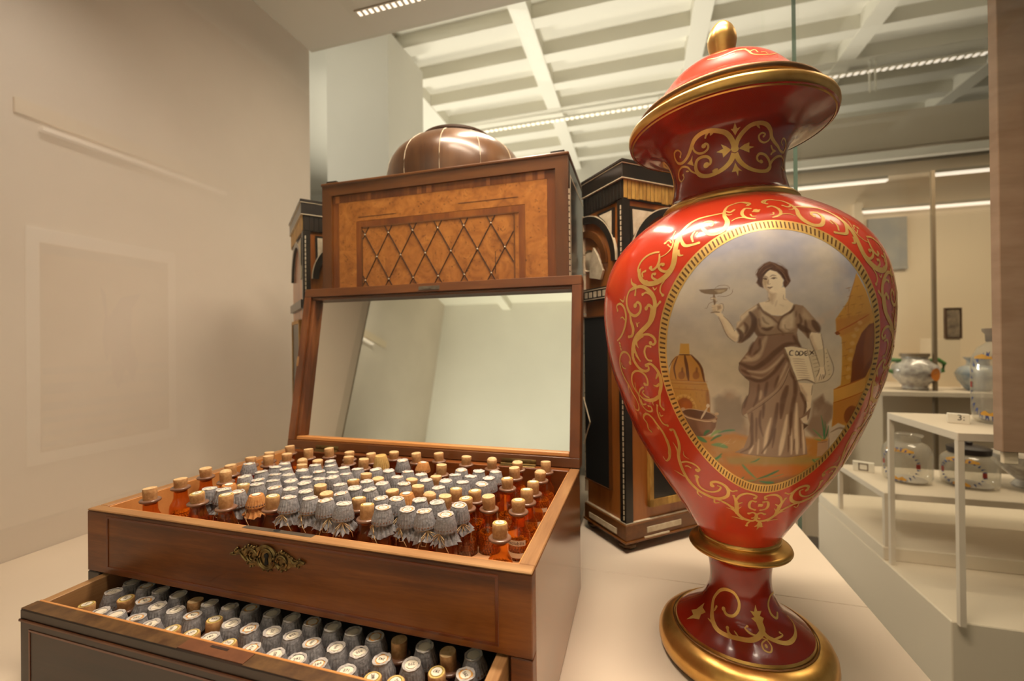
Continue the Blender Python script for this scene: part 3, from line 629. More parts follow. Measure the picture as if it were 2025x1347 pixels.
def bottle(kind, x, y, zt, i, label, group, body, num=None, front=False, big=False, zfloor=None):
    q = random.Random(i * 13 + 5)
    capped = kind in 'POTY'
    h = {'C': .0105, 'L': .0105}.get(kind, .0140)
    ci = i % 4
    if kind in 'CL': h = (.0105, .0120, .0095, .0125)[ci]
    if kind == 'T': h = .0125
    if kind == 'Y': h = .0190
    if capped: h = {'T': .0125, 'Y': .019}.get(kind, .0140 + .0006 * (i % 6 % 2))
    zl = zt - h + (.004 if capped else 0)            # lip height
    t = thing('pill_bottle', label, 'bottle', (x, y, zl), group, 0)
    sub('bottle_body', body, t)
    sub('bottle_lip', LIP, t)
    tl = q.uniform(-.07, .07), q.uniform(-.07, .07)
    top = zt - zl
    if capped:
        me = CAPT if kind == 'T' else CAPY if kind == 'Y' else CAPS[i % 6]
        c = sub('paper_cap', me, t, (0, 0, -.004), q.uniform(0, 6), *tl); ht = .0002
        up = h
        if kind in 'PO':
            sub('torn_rim', TORN[i % 5], c, (0, 0, up - .0002), q.uniform(0, 6))
            lb = sub('top_label', LBL['O' if kind == 'O' else 'P'], c, (0, 0, up), 0)
            if kind == 'P': lb.scale = (.86, .86, 1)
        if kind != 'Y': sub('label_center', LIN, c, (0, 0, up + (.0003 if kind == 'P' else .0002)), 0)
        if num: sub('number', number(num), c, (0, 0, up + .0010), q.uniform(-.5, .5) - .3)
        if front:
            sub('paper_ruffle', RUFT if kind == 'T' else RUF[i % 3], t, (0, 0, -.0035), q.uniform(0, 6)); sub('string', STR[i % 5], t, (0, 0, -.0042), q.uniform(-.4, .4))
    else:
        c = sub('cork', CORKS[ci], t, (0, 0, 0), q.uniform(0, 6), *tl)
        if kind == 'L':
            sub('top_label', LBL['L'], c, (0, 0, h)); sub('printed_ring', LRG, c, (0, 0, h)); sub('label_center', LIN, c, (0, 0, h + .0001))
            if num: sub('number', number(num), c, (0, 0, h + .0011), q.uniform(-.5, .5))
        else: sub('cork_top', CTOP[1 if i % 11 == 4 else 0], c, (0, 0, h))
    if big: sub('pills', PILLS[i % 3], t)
    return t
TRAY=[('L',1625,286,199,0),('C',480,316,160,1),('L',1186,322,167,0),('O',4074,441,181,0),('O',3403,444,177,0),('L',4598,446,160,1),('P',2947,451,166,0),('O',2247,479,153,0),('O',3839,480,169,0),('O',2713,492,163,0),('L',2010,502,147,0),('O',1536,506,143,0),('L',3176,516,159,0),('T',1773,523,132,0),('P',1299,531,139,0),('P',2479,533,148,0),('P',1062,552,123,0),('O',3613,555,141,0),('C',469,660,160,1),('O',3405,686,174,0),('L',2956,689,144,0),('P',2255,717,141,0),('P',3851,717,171,0),('O',4089,720,166,0),('O',2721,730,155,0),('P',2018,739,141,0),('P',1547,744,150,0),('O',3181,765,135,0),('L',1310,769,124,0),('C',2487,771,133,0),('O',1783,774,126,0),('T',1073,790,100,0),('P',3618,793,146,0),('T',3387,924,153,0),('P',2939,927,152,0),('C',3822,954,157,0),('C',2241,955,137,0),('L',4065,957,153,0),('P',2705,967,138,0),('P',2005,977,130,0),('P',1536,982,114,0),('C',3164,1006,141,0),('O',1299,1007,103,0),('P',2472,1014,136,0),('P',1771,1020,128,0),('L',4610,1022,160,1),('C',741,1026,160,1),('P',1061,1029,118,0),('C',3598,1033,128,0),('C',4281,1057,162,0),('C',336,1083,160,1),('C',3385,1162,157,0),('P',2934,1178,138,0),('P',2238,1193,153,0),('L',4073,1195,151,0),('P',2697,1205,134,0),('L',3835,1207,147,0),('P',2001,1216,103,0),('P',1533,1220,117,0),('O',1296,1244,93,0),('O',3162,1245,131,0),('C',556,1258,168,0),('O',1767,1258,91,0),('L',2466,1260,118,0),('P',3596,1271,113,0),('P',1060,1274,104,0),('L',4616,1344,160,0),('P',3358,1421,134,0),('O',2237,1431,116,0),('C',2687,1443,105,0),('O',4049,1450,137,0),('P',2000,1454,112,0),('P',3811,1455,134,0),('P',1531,1457,106,0),('P',1257,1479,97,0),('C',3127,1480,114,0),('O',597,1493,114,0),('O',1766,1496,94,0),('P',3579,1509,118,0),('C',2460,1513,119,0),('P',1015,1520,91,0),('O',2900,1549,94,0),('L',4621,1614,160,0),('C',3370,1659,114,0),('L',4299,1661,160,0),('P',2233,1669,111,0),('C',440,1671,154,0),('P',2684,1682,122,0),('P',1996,1692,105,0),('P',4053,1692,130,0),('P',1527,1695,103,0),('P',3815,1697,129,0),('C',1284,1715,96,0),('P',3130,1718,94,0),('P',1762,1734,104,0),('P',2456,1751,102,0),('P',3586,1759,109,0),('C',660,1761,164,0),('P',926,1780,62,0),('O',2897,1787,91,0),('C',1129,1905,101,0),('P',1601,1921,106,0),('C',1364,1939,104,0),('C',484,1945,159,0),('P',4051,1958,122,0),('P',3814,1968,116,0),('C',787,1973,152,0),('C',2094,1980,160,0),('C',3283,1988,160,1),('O',3563,1996,106,0),('C',4614,2008,160,1),('C',1787,2069,149,0),('Y',2312,2091,200,0),('C',4262,2104,160,0),('T',2922,2154,120,1),('O',2602,2174,120,1),('C',928,2252,160,1),('C',2026,2270,160,1),('C',1649,2271,160,0),('C',482,2353,160,1),('C',4224,2370,160,0),('C',1201,2382,160,1),('C',3846,2412,160,1),('C',2297,2434,160,1),('C',2669,2450,160,1),('C',3444,2455,160,1),('C',4591,2463,160,1),('C',2985,2606,160,1)]
DRAWER=[('front','L',546,-316),('front','P',822,-352),('front','P',1013,-349),('front','P',1268,-336),('front','P',1498,-355),('front','L',1749,-357),('front','L',1977,-354),('front','P',2193,-353),('front','L',2417,-364),('front','P',2662,-353),('front','P',2909,-365),('front','P',3121,-358),('front','P',3343,-372),('front','P',3590,-375),('front','L',3825,-386),('front','L',4017,-343),('middle','P',559,-103),('middle','L',812,-135),('middle','P',1043,-126),('middle','P',1271,-147),('middle','P',1513,-161),('middle','P',1747,-175),('middle','L',1999,-162),('middle','P',2208,-168),('middle','P',2437,-170),('middle','P',2659,-150),('middle','P',2879,-149),('middle','P',3118,-180),('middle','P',3351,-170),('middle','P',3572,-163),('middle','P',3800,-178),('middle','P',4046,-159),('middle','L',4281,-174),('middle','P',4505,-143),('back','P',550,73),('back','P',787,65),('back','P',1016,57),('back','P',1273,47),('back','C',1531,19),('back','P',1736,12),('back','P',1970,15),('back','P',2182,63),('back','P',2445,53),('back','P',2689,51),('back','P',2911,47),('back','P',3139,46),('back','P',3366,36),('back','P',3586,37),('back','C',3807,59),('back','P',4059,54),('back','C',4273,50),('back','P',4497,68)]
# rows of the tray are counted from the chest's front
rows = [[] for _ in range(12)]
for p in TRAY: rows[max(0, min(11, int((p[2] - 250) / 232)))].append(p)
rows = [r for r in rows if r]
KIND = {'C': 'plain cork-stoppered amber bottle', 'L': 'cork-stoppered amber bottle with ringed label', 'P': 'grey paper-capped bottle with torn top', 'O': 'grey paper-capped bottle with orange label', 'T': 'tan paper-capped bottle', 'Y': 'tall yellow paper-capped bottle'}
TN = {}
FRONTNUM = {0: '193', 1: '167', 2: '151', 3: '274'}
holes = []; cnt = 0
for ri, row in enumerate(rows):
    row.sort(key=lambda p: p[1])
    for ci, (k, x, y, z, nn) in enumerate(row):
        big = k in 'CL' and (x > 3560 or x < 600 or nn)
        front = k in 'POT' and y < 930
        lab = '%s, %s from left, %s tray row from front' % (KIND[k], ORD[ci + 1], ORD[ri + 1])
        if k == 'Y': lab = 'tall yellow paper-capped bottle near the back of the tray'
        x = min(max(x, 245), 4735); y = min(max(y, 262), 2535 if big else 2550)
        cnt += 1
        num = str(150 + (cnt * 37) % 140) if y < 1300 and k in 'POL' else None
        if k == 'O' and x > 3500 and y < 600: num = '167'
        if k == 'L' and x > 4500 and y < 500: num = '274'
        t = bottle(k, x * 1e-4, y * 1e-4, z * 1e-4, cnt, lab, 'bottles in the chest tray', BIG if big else SML, num, front, big)
        holes.append((x * 1e-4, y * 1e-4, .0117 if big else .0113)); TN[(x, y)] = t
# paper bands with handwriting on two right-hand bottles
def band(t, z0, z1, r, a0, a1, txt):
    mb = MB(); n = 14
    v = [((r) * math.cos(a0 + (a1 - a0) * i / n), r * math.sin(a0 + (a1 - a0) * i / n), z) for i in range(n + 1) for z in (z0, z1)]
    mb.add(v, [(2 * i, 2 * i + 2, 2 * i + 3, 2 * i + 1) for i in range(n)]); o = sub('band_label', mk('band_label', mb, 'label_paper', 60), t)
    if txt:
        me = text_mesh(txt, .0048); vs = np.array([v.co[:] for v in me.vertices]); am = (a0 + a1) / 2
        for v, c in zip(me.vertices, vs): a = am + c[0] / r; v.co = ((r + .0002) * math.cos(a), (r + .0002) * math.sin(a), (z0 + z1) / 2 + c[1])
        me.materials.append(MATS['dark_ink']); sub('handwriting', me, o)
def near(x, y): return TN[min(TN, key=lambda k: (k[0] - x) ** 2 + (k[1] - y) ** 2)]
band(near(4610, 1022), -.031, -.0255, .0119, -2.6, -.7, 'spectabilis'); band(near(4610, 1022), -.043, -.038, .0119, -2.6, -.7, '')
band(near(4160, 900), -.040, -.0345, .0119, -2.6, -.9, 'ro. D 30')
band(near(4620, 1480), -.034, -.029, .0119, -2.2, -.6, 'IV. M'); band(near(4600, 2008), -.036, -.031, .0119, -2.2, -.6, '')
# perforated rack board
def rack(name, x0, x1, y0, y1, z, th, hl, parent, mat):
    V = [Vector((x0, y0)), Vector((x1, y0)), Vector((x1, y1)), Vector((x0, y1))]; E_ = [(0, 1), (1, 2), (2, 3), (3, 0)]; n = 20
    for hx, hy, r in hl:
        k = len(V); V += [Vector((hx + r * math.cos(2 * PI * i / n), hy + r * math.sin(2 * PI * i / n))) for i in range(n)]; E_ += [(k + i, k + (i + 1) % n) for i in range(n)]
    vo, eo_, fo, _, _, _ = delaunay_2d_cdt(V, E_, [], 1, 1e-7)
    mb = MB(); fs = []
    for f in fo:
        c = sum((vo[i] for i in f), Vector((0, 0))) / len(f)
        if not any((c.x - hx) ** 2 + (c.y - hy) ** 2 < (r * .995) ** 2 for hx, hy, r in hl): fs.append(tuple(f))
    mb.add([(v.x, v.y, z) for v in vo], fs)
    for hx, hy, r in hl: mb.lathe([(r, z), (r, z - th)], n, Matrix.Translation((hx, hy, 0)), 0, (False, False))
    return part(name, mb, [mat, 'dark_groove'], parent)
holes += [(.4400, .0330, .0115), (.4735, .0235, .0090)]
hs = []
for h in holes:
    if all((h[0] - g[0]) ** 2 + (h[1] - g[1]) ** 2 > (h[2] + g[2] + .0002) ** 2 for g in hs): hs.append(h)
    else:
        hs.append((h[0], h[1], h[2] * .93)) if all((h[0] - g[0]) ** 2 + (h[1] - g[1]) ** 2 > (h[2] * .93 + g[2] + .0002) ** 2 for g in hs) else None
rack('bottle_rack', .0129, .4852, .0141, .2659, -.0405, .004, hs, ch, 'rack_wood')
# drawer bottles
MIDN = ['216', '237', '221', '208', '230', '226', '458', '233', '236', '251', '258', '192', '191', '256', '242', '270', '287', '295']
FRN = ['240', '', '', '242', '261', '180', '250', '185', '210', '317', '307', '292', '264', '271', '288', '290']
ix = {'front': 0, 'middle': 0, 'back': 0}
for r, k, x, y in DRAWER:
    y = max(y, -362); ix[r] += 1; i = ix[r]; cnt += 1
    num = MIDN[i - 1] if r == 'middle' else FRN[i - 1] if r == 'front' else None
    bottle(k if k != 'P' or (i * 7 + len(r)) % 3 else 'O', x * 1e-4, y * 1e-4, -.0772 - (.0005 if r == 'front' else 0), cnt, '%s, %s from the left in %s drawer row' % ({'C': 'cork-stoppered bottle', 'L': 'cork-stoppered bottle with ringed label', 'P': 'grey paper-capped bottle'}[k], ORD[i], r), 'bottles in the drawer', DRW, num)
GOLD={"strokes":[["B",1,1041,2498,1249,0,1561,[-1121,37619,-1810,37178,-2059,36513,-2099,35442,-1896,34468,-2059,33725,-2477,33265,-2938,33249,-3410,33813,-3637,34438,-3513,34912,-3121,34951,-2881,34571,-2978,34368]],["B",1,850,1488,1063,0,1169,[-2058,36279,-1652,35952,-1366,36258]],["B",1,633,950,422,0,0,[-2012,35654,-1752,35485,-1534,35555]],["B",1,864,1511,1080,0,1296,[-1284,37534,-748,37689,-256,37512,-16,37080,-264,36778]],["B",1,1103,1544,2868,0,0,[-2193,35995,-2834,35917,-3487,35861,-4142,35721,-4723,35189,-5046,34442,-5215,33646,-5285,32830]],["B",1,3043,3260,2173,0,0,[-5285,32830,-5282,32055,-5244,31315,-5299,30631,-5532,30002,-5945,29525,-6576,29230,-7173,29284,-7743,29741,-8013,30296,-8078,30917]],["B",1,919,1608,1149,0,0,[-7960,30165,-8246,30957,-8085,31669,-7595,32181,-6964,32328,-6536,32271]],["B",1,887,1774,1331,0,1885,[-6496,32068,-6401,31298,-6543,30737,-6888,30545,-7042,30793]],["B",1,548,877,439,0,0,[-6427,31673,-5979,31866,-5673,32287,-5574,32916,-5763,33829,-5711,34523]],["B",1,668,1003,891,0,1448,[-5707,33025,-6042,33452,-6253,33194]],["B",1,551,771,551,0,882,[-5560,32448,-5841,32727,-5971,32900]],["B",1,1103,1544,1324,0,1765,[-5394,30538,-5713,30151,-6127,30331,-6351,30728,-6189,30973,-6039,30867]],["B",1,891,1337,1114,0,1448,[-6026,29296,-6493,29518,-6824,29868,-6806,30129,-6606,30087]],["B",1,916,1374,1145,0,1259,[-7630,29976,-7733,30450,-7480,30560]],["B",1,448,896,336,0,0,[-7351,29628,-7057,29422]],["B",1,1280,1919,1280,0,1386,[-5208,33942,-4964,33074,-4553,32390,-4144,32383,-3714,32474]],["B",1,642,1176,855,0,855,[-4099,33954,-4256,33346,-4110,32735]],["B",1,639,959,746,0,959,[-3994,33408,-3921,33673]],["B",1,1067,1494,640,0,0,[-5046,32117,-4882,31490,-4651,31470]],["B",1,545,980,871,0,1416,[-5832,29305,-6085,28886,-6120,28341,-5932,28005]],["B",1,441,992,331,0,0,[-6707,28883,-6556,28611,-6392,28772]],["B",1,1773,2882,3325,0,0,[-8282,29107,-7756,29128,-7149,28734,-6690,28097,-6530,27409,-6591,26755,-6789,26001,-7231,25367,-7817,24836,-8419,24226,-8747,23586,-8851,22752]],["B",1,353,1646,2116,0,0,[-8840,30136,-8710,29663,-8228,29215]],["B",1,468,1404,1872,0,0,[-8977,28817,-8588,28986,-8103,29133]],["B",1,1157,1851,1504,0,2314,[-8353,29238,-8911,28865,-9157,28249,-9114,27408,-8782,26659,-8269,26372,-7784,26780,-7748,27346,-8043,27661,-8257,27355]],["B",1,1403,2572,1403,0,1636,[-8821,26663,-8752,25833,-8603,25116,-8813,24478,-9188,24374]],["B",1,1531,1313,1094,0,1313,[-6558,26917,-6321,27184,-6137,27412]],["B",1,901,1238,1013,0,1464,[-6660,27759,-6936,28247,-7296,28463,-7558,28323]],["B",1,665,1995,1552,0,1995,[-7159,25643,-6862,26453,-6794,27000,-7034,27253,-7243,26965]],["B",1,695,1390,1390,0,1390,[-8217,29037,-8270,28403]],["B",1,1193,1909,955,1551,955,[-10407,27145,-10537,27594,-10048,27775,-9556,27406,-9310,26657,-9374,25885,-9803,24947,-10339,24355,-10853,24057]],["B",1,484,1089,726,0,0,[-10048,26308,-9759,26378,-9475,26074]],["B",1,361,1444,361,0,0,[-10101,28273,-9563,27973,-9460,28441]],["B",1,461,921,346,0,0,[-8254,25768,-8139,25319,-8112,25606,-7896,25704]],["B",1,1237,1732,1237,866,866,[-10620,23813,-10485,23711]],["B",1,1236,1730,1236,865,865,[-10589,23499,-10456,23398]],["B",1,1235,1728,1235,864,864,[-10543,23186,-10413,23086]],["B",1,3007,2476,1238,0,1769,[-7724,24550,-8292,24166,-8746,23604,-8990,22889,-9024,22163,-8765,21535,-8367,21100,-7929,20988,-7608,21226,-7644,21508,-7798,21555]],["B",1,1048,1397,349,0,0,[-8400,24037,-8402,23509,-8271,23243]],["B",1,1230,2109,879,0,1054,[-8699,23247,-8588,22532,-8330,22001]],["B",1,1164,1663,1330,0,1995,[-7812,24520,-7132,24487,-6786,24167,-6701,23812,-6917,23549,-7114,23698]],["B",1,1028,1457,1028,1114,1114,[-7149,23358,-7490,23424,-7734,22977,-7713,22454,-7525,22090,-7251,22026]],["B",1,1351,2364,1013,0,1520,[-7788,21617,-7378,21718,-7032,21381,-6796,20913,-6715,20219,-6866,19403,-7156,18640,-7241,18078,-7308,17515,-7099,17191]],["B",1,1363,1534,426,0,0,[-6903,19806,-7241,19534,-7494,19639]],["B",1,1357,1357,509,0,0,[-6847,20823,-7142,20234]],["B",1,2127,2304,1064,0,0,[-7135,18551,-7816,18081,-8540,17929,-9138,18097,-9389,18372]],["B",1,1071,1161,714,0,0,[-8257,18212,-8705,18411,-8885,18676,-8631,18964]],["B",1,876,788,263,0,0,[-7776,18058,-8059,17693,-7989,17420]],["B",1,1281,1373,1098,1831,1281,[-8347,19636,-8110,19565,-7968,19947,-8085,20574,-8504,20911,-9065,20923,-9559,20564,-9846,19875,-9840,19097,-9516,18355,-9527,17675,-9297,17008,-8724,16710,-8346,16889,-8342,17226,-8643,17324]],["B",1,1077,1167,718,0,0,[-8565,19333,-9106,18987,-9491,18358]],["B",1,364,819,546,0,0,[-9497,19716,-9644,19022,-9458,18508]],["B",1,725,1359,725,0,0,[-9350,17991,-9321,17414,-8838,17487]],["B",1,1320,1697,848,2074,754,[-9534,21733,-9412,22245,-9606,22683,-10129,22862,-10678,22543,-11043,21909,-11169,21027,-10953,20163,-10603,19406,-10368,18538,-10066,17791,-9994,17112,-10379,16543,-10842,16645,-10835,16992]],["B",1,749,1217,749,0,843,[-10848,21724,-10753,21247,-10361,21098]],["B",1,1323,756,189,0,0,[-10581,19607,-10977,18357]],["B",1,875,1312,1050,1225,1487,[-7637,17517,-7789,16881,-7783,16108,-7542,15564,-7158,15457]],["B",1,608,956,348,0,0,[-7593,16816,-7567,16417,-7291,16529]],["B",1,1251,1608,2323,1340,0,[-9527,14308,-9773,14491,-9698,15296,-9934,15709,-9646,16150,-9063,16356,-8640,16054,-8343,15413,-7977,14687,-7797,13722,-7828,12790,-8193,11898]],["B",1,267,1068,712,0,0,[-8466,15089,-8305,14800]],["B",1,2164,1997,499,0,0,[-7791,13870,-7789,13028,-8082,12084,-8607,11295,-9285,10936,-9378,11442]],["B",1,1139,2766,1627,1464,2278,[-6956,15019,-6726,15124,-6590,14568,-6513,13862,-6629,13102,-7022,12150,-7208,11108,-7224,9976,-7083,9170,-6760,8498,-6166,7877,-5353,7521,-4404,7316,-3498,7522,-2892,7996,-2737,8516,-2847,9102,-3298,9529,-3929,9632,-4384,9342,-4329,9064]],["B",1,319,1116,797,0,0,[-7139,13641,-6967,13121,-7007,12349]],["B",1,238,871,158,0,0,[-6298,12799,-6370,12256,-5960,11931]],["B",1,249,1326,1326,0,0,[-8601,9929,-8030,9733,-7407,9454]],["B",1,1096,1409,1096,0,2191,[-7035,11303,-6310,11553,-5737,11470,-5321,11167,-5228,10806,-5480,10706]],["B",1,638,1117,798,0,1037,[-6751,10921,-6347,11022,-6148,10890]],["B",1,1583,1425,950,2216,0,[-5755,9890,-5924,9213,-5748,8440,-5156,8144,-4384,8198,-3679,8605,-3479,9086,-3797,9182]],["B",1,657,1150,657,0,821,[-6302,8066,-6542,7315,-6263,7070]],["B",1,1230,1076,769,0,1000,[-2822,9106,-2366,8695,-1913,8848]],["B",1,644,1127,644,0,805,[-4516,7266,-4567,6608,-4084,6757]],["B",1,633,1028,1266,0,0,[-3687,6987,-2953,6665,-2292,6366]],["B",1,1113,2067,1113,0,1431,[-4416,7267,-3484,7031,-2678,6478,-2022,5737,-1389,5086,-590,4781,213,4755,552,5161,483,5661,15,5974,-495,5798]],["B",1,786,2358,2043,1100,0,[-2233,8118,-2029,7429,-1972,6482,-1979,5496]],["B",1,1211,1514,1060,0,1514,[-1997,7552,-1512,8303,-946,8607,-376,8559,85,8261,-56,8040]],["B",1,1395,1240,620,0,620,[-1974,6939,-1373,7270]],["B",1,937,780,234,0,0,[-1953,6180,-1393,6693]],["B",1,1080,1543,1080,1312,1312,[54,7580,-287,7642,-553,7161,-386,6576,153,6382]],["B",1,799,1119,799,1359,0,[-623,3907,-515,4278,-66,4706]],["B",1,786,1101,786,1179,0,[38,5122,450,5281]],["B",1,240,800,800,0,0,[-2733,4993,-2058,4960,-1155,4739]],["B",1,238,714,714,0,0,[-3263,6241,-2615,6100,-2176,5773]],["B",1,1210,1694,847,847,0,[-128,36136,-464,36274,-794,35783,-832,35204,-647,34777,-307,34520,-45,34432]],["B",1,239,718,598,0,837,[51,34820,-235,34886,-284,35115]],["B",1,361,843,722,0,0,[-1643,34488,-1302,34797,-921,34849,-519,34672]],["B",1,632,885,506,1138,0,[-164,36962,-308,37288,-669,37645,-1152,37689]],["B",0,3530,3837,3530,1842,1842,[635,7122,741,7057]],["B",0,4222,4705,4222,2171,2171,[172,35744,222,35584]],["N",0,5979,6294,5979,3147,3147,[-462,4240,-336,4154]],["N",0,4177,3342,1170,0,1337,[-462,4315,-896,5091,-1710,5768,-2826,6144,-4161,6398,-5391,6363,-6598,6029,-7332,5549,-8044,5059,-9055,4625,-10217,4488,-11376,4824,-11636,5458,-11191,5897,-10176,5924,-9743,5485,-10171,5176]],["N",0,1615,1937,1776,0,2260,[-7156,5588,-7047,5075,-6312,4634,-5309,4555,-4627,4817,-4591,5158,-5042,5322,-5264,5157]],["N",0,801,1922,1121,0,961,[-4067,6317,-4596,6083,-4790,5867]],["N",0,2872,2393,479,0,0,[-3620,6228,-4029,5914]],["N",0,4151,3487,1827,0,2989,[-532,3795,-1077,3072,-2008,2528,-3187,2186,-4527,2041,-5977,2275,-6943,2841,-7196,3475,-6758,4040,-5831,4180,-4982,4062,-4342,3597,-4514,3225,-5155,3237]],["N",0,3224,3547,1612,0,0,[-3183,2422,-4122,2417]],["N",0,1222,1920,1047,0,1222,[-6940,2672,-8148,3168,-9009,3769,-10396,4096,-11631,3835,-11768,3163,-10744,2639,-10138,2902,-10356,3251]],["N",0,844,1688,675,0,0,[-9508,3454,-8708,3284]],["N",0,3622,3149,945,0,945,[-298,4300,76,4997,854,5647,1802,6136,2928,6307,4128,6202,5291,5675,5788,5138,6761,4701,7783,4426,8593,4139,10231,4283,10437,4776,9545,5243,8595,5273,8460,4873,8941,4724]],["N",0,777,1709,1243,0,1088,[5473,5474,5398,4901,4551,4596,3637,4782,3375,5208,3821,5442,4446,5306,4214,5146]],["N",0,1854,1854,618,0,0,[2662,6223,3288,5837]],["N",0,1112,1112,318,0,0,[7617,4297,8163,4526]],["N",0,3932,3145,1573,0,2045,[-277,3772,334,2944,1312,2307,2442,1903,3804,1732,4919,1842,5795,2392,5578,3034,4742,3471,3681,3514,3307,3220,3606,2782,4026,2761]],["N",0,2094,1933,805,0,805,[5613,2383,6731,3107,8109,3531,9629,3612,10560,3227,10098,2327,9132,2533]],["F",0,2278,3038,4304,2025,0,[-6505,4172,-5581,3802,-4139,3820,-2716,4432,-2381,5215,-3783,5998,-6430,6095,-9005,5548,-10203,4610,-9362,3484,-7832,2516,-6291,2014,-4670,1898,-2590,1974,-319,2084,1298,2482,2599,3153,2557,3754]],["F",0,951,1901,951,0,1188,[1368,2585,324,2591,-704,2830,-1174,3082,-672,3276]],["F",0,3543,3307,945,0,0,[2324,3153,2919,2547,4382,2071,6274,1715,8606,1775,10930,2074,12892,2590,13236,3110]],["F",0,946,1537,946,0,1182,[3570,2229,5260,2286,6640,2464,6315,2637]],["F",0,1950,1950,1219,1219,0,[9187,4086,7886,3756,6667,4189,6620,4932,8589,5645,13302,5578]],["F",0,919,1379,919,0,0,[1513,2457,2603,2227,2987,1641,2330,1169,1527,1332,1412,1829,2487,2227,3746,2375]],["F",0,1847,2540,1847,1155,1155,[2094,1763,2089,1623]],["F",0,1921,2161,1201,1681,0,[-4715,2622,-4309,2210,-3167,1968]],["F",0,474,1423,712,0,0,[-3365,2572,-2560,2175]],["F",0,494,1728,1975,0,0,[-9237,2517,-7384,2370]],["F",0,1764,1764,756,1260,0,[-8603,4012,-8779,3489]],["L",0,654,1961,654,0,0,[-4131,4255,-2534,3820,-898,4109,77,4396,1390,4432,1850,3855,2108,3016,3349,2755,4959,3048,6749,3832]],["L",0,655,1310,873,0,873,[1665,3510,2960,4046,3031,3451]],["L",0,438,1750,875,0,0,[-1112,3654,-161,3734]],["L",0,651,1194,868,0,868,[4274,2994,4263,3560,3640,3455]],["L",0,880,1539,440,0,0,[77,4396,1008,4355,1998,4567]]],"polys":[["B",[953,4803,1420,4152,1967,3956,1427,3816,1034,3362,1019,3878,527,3800,874,4182]],["N",[-968,4141,-1768,4567,-2557,4859,-2218,4401,-3330,4217,-2376,3989,-2277,3544]],["N",[-8982,4143,-8048,4354,-7525,4708,-7759,4167,-7583,3619]],["N",[261,4164,1113,4489,1899,4632,1913,4291,2765,4194,1961,4023,1975,3670]],["N",[7471,3974,6513,4128,6119,4435,5853,4418,6072,4136,6475,3900,5988,3564,6240,3465,6515,3675]],["N",[-508,6580,-143,6013,376,6105,-92,5724,-364,5381,-731,5790,-1046,6042,-708,6038]],["N",[-384,2843,19,2313,630,1882,71,1970,-95,1353,-338,1920,-1005,1902,-651,2375]],["F",[2301,5242,2512,4669,3777,4673,2912,4256,3886,4055,2681,3453,1754,2947,1474,3694,493,4040,1392,4147,509,4658,1561,4611]],["F",[-12663,3476,-12109,2989,-10546,2859,-11096,2327,-10618,1831,-11740,1438,-12585,826,-12469,1694,-13860,1805,-13119,2297]]]}
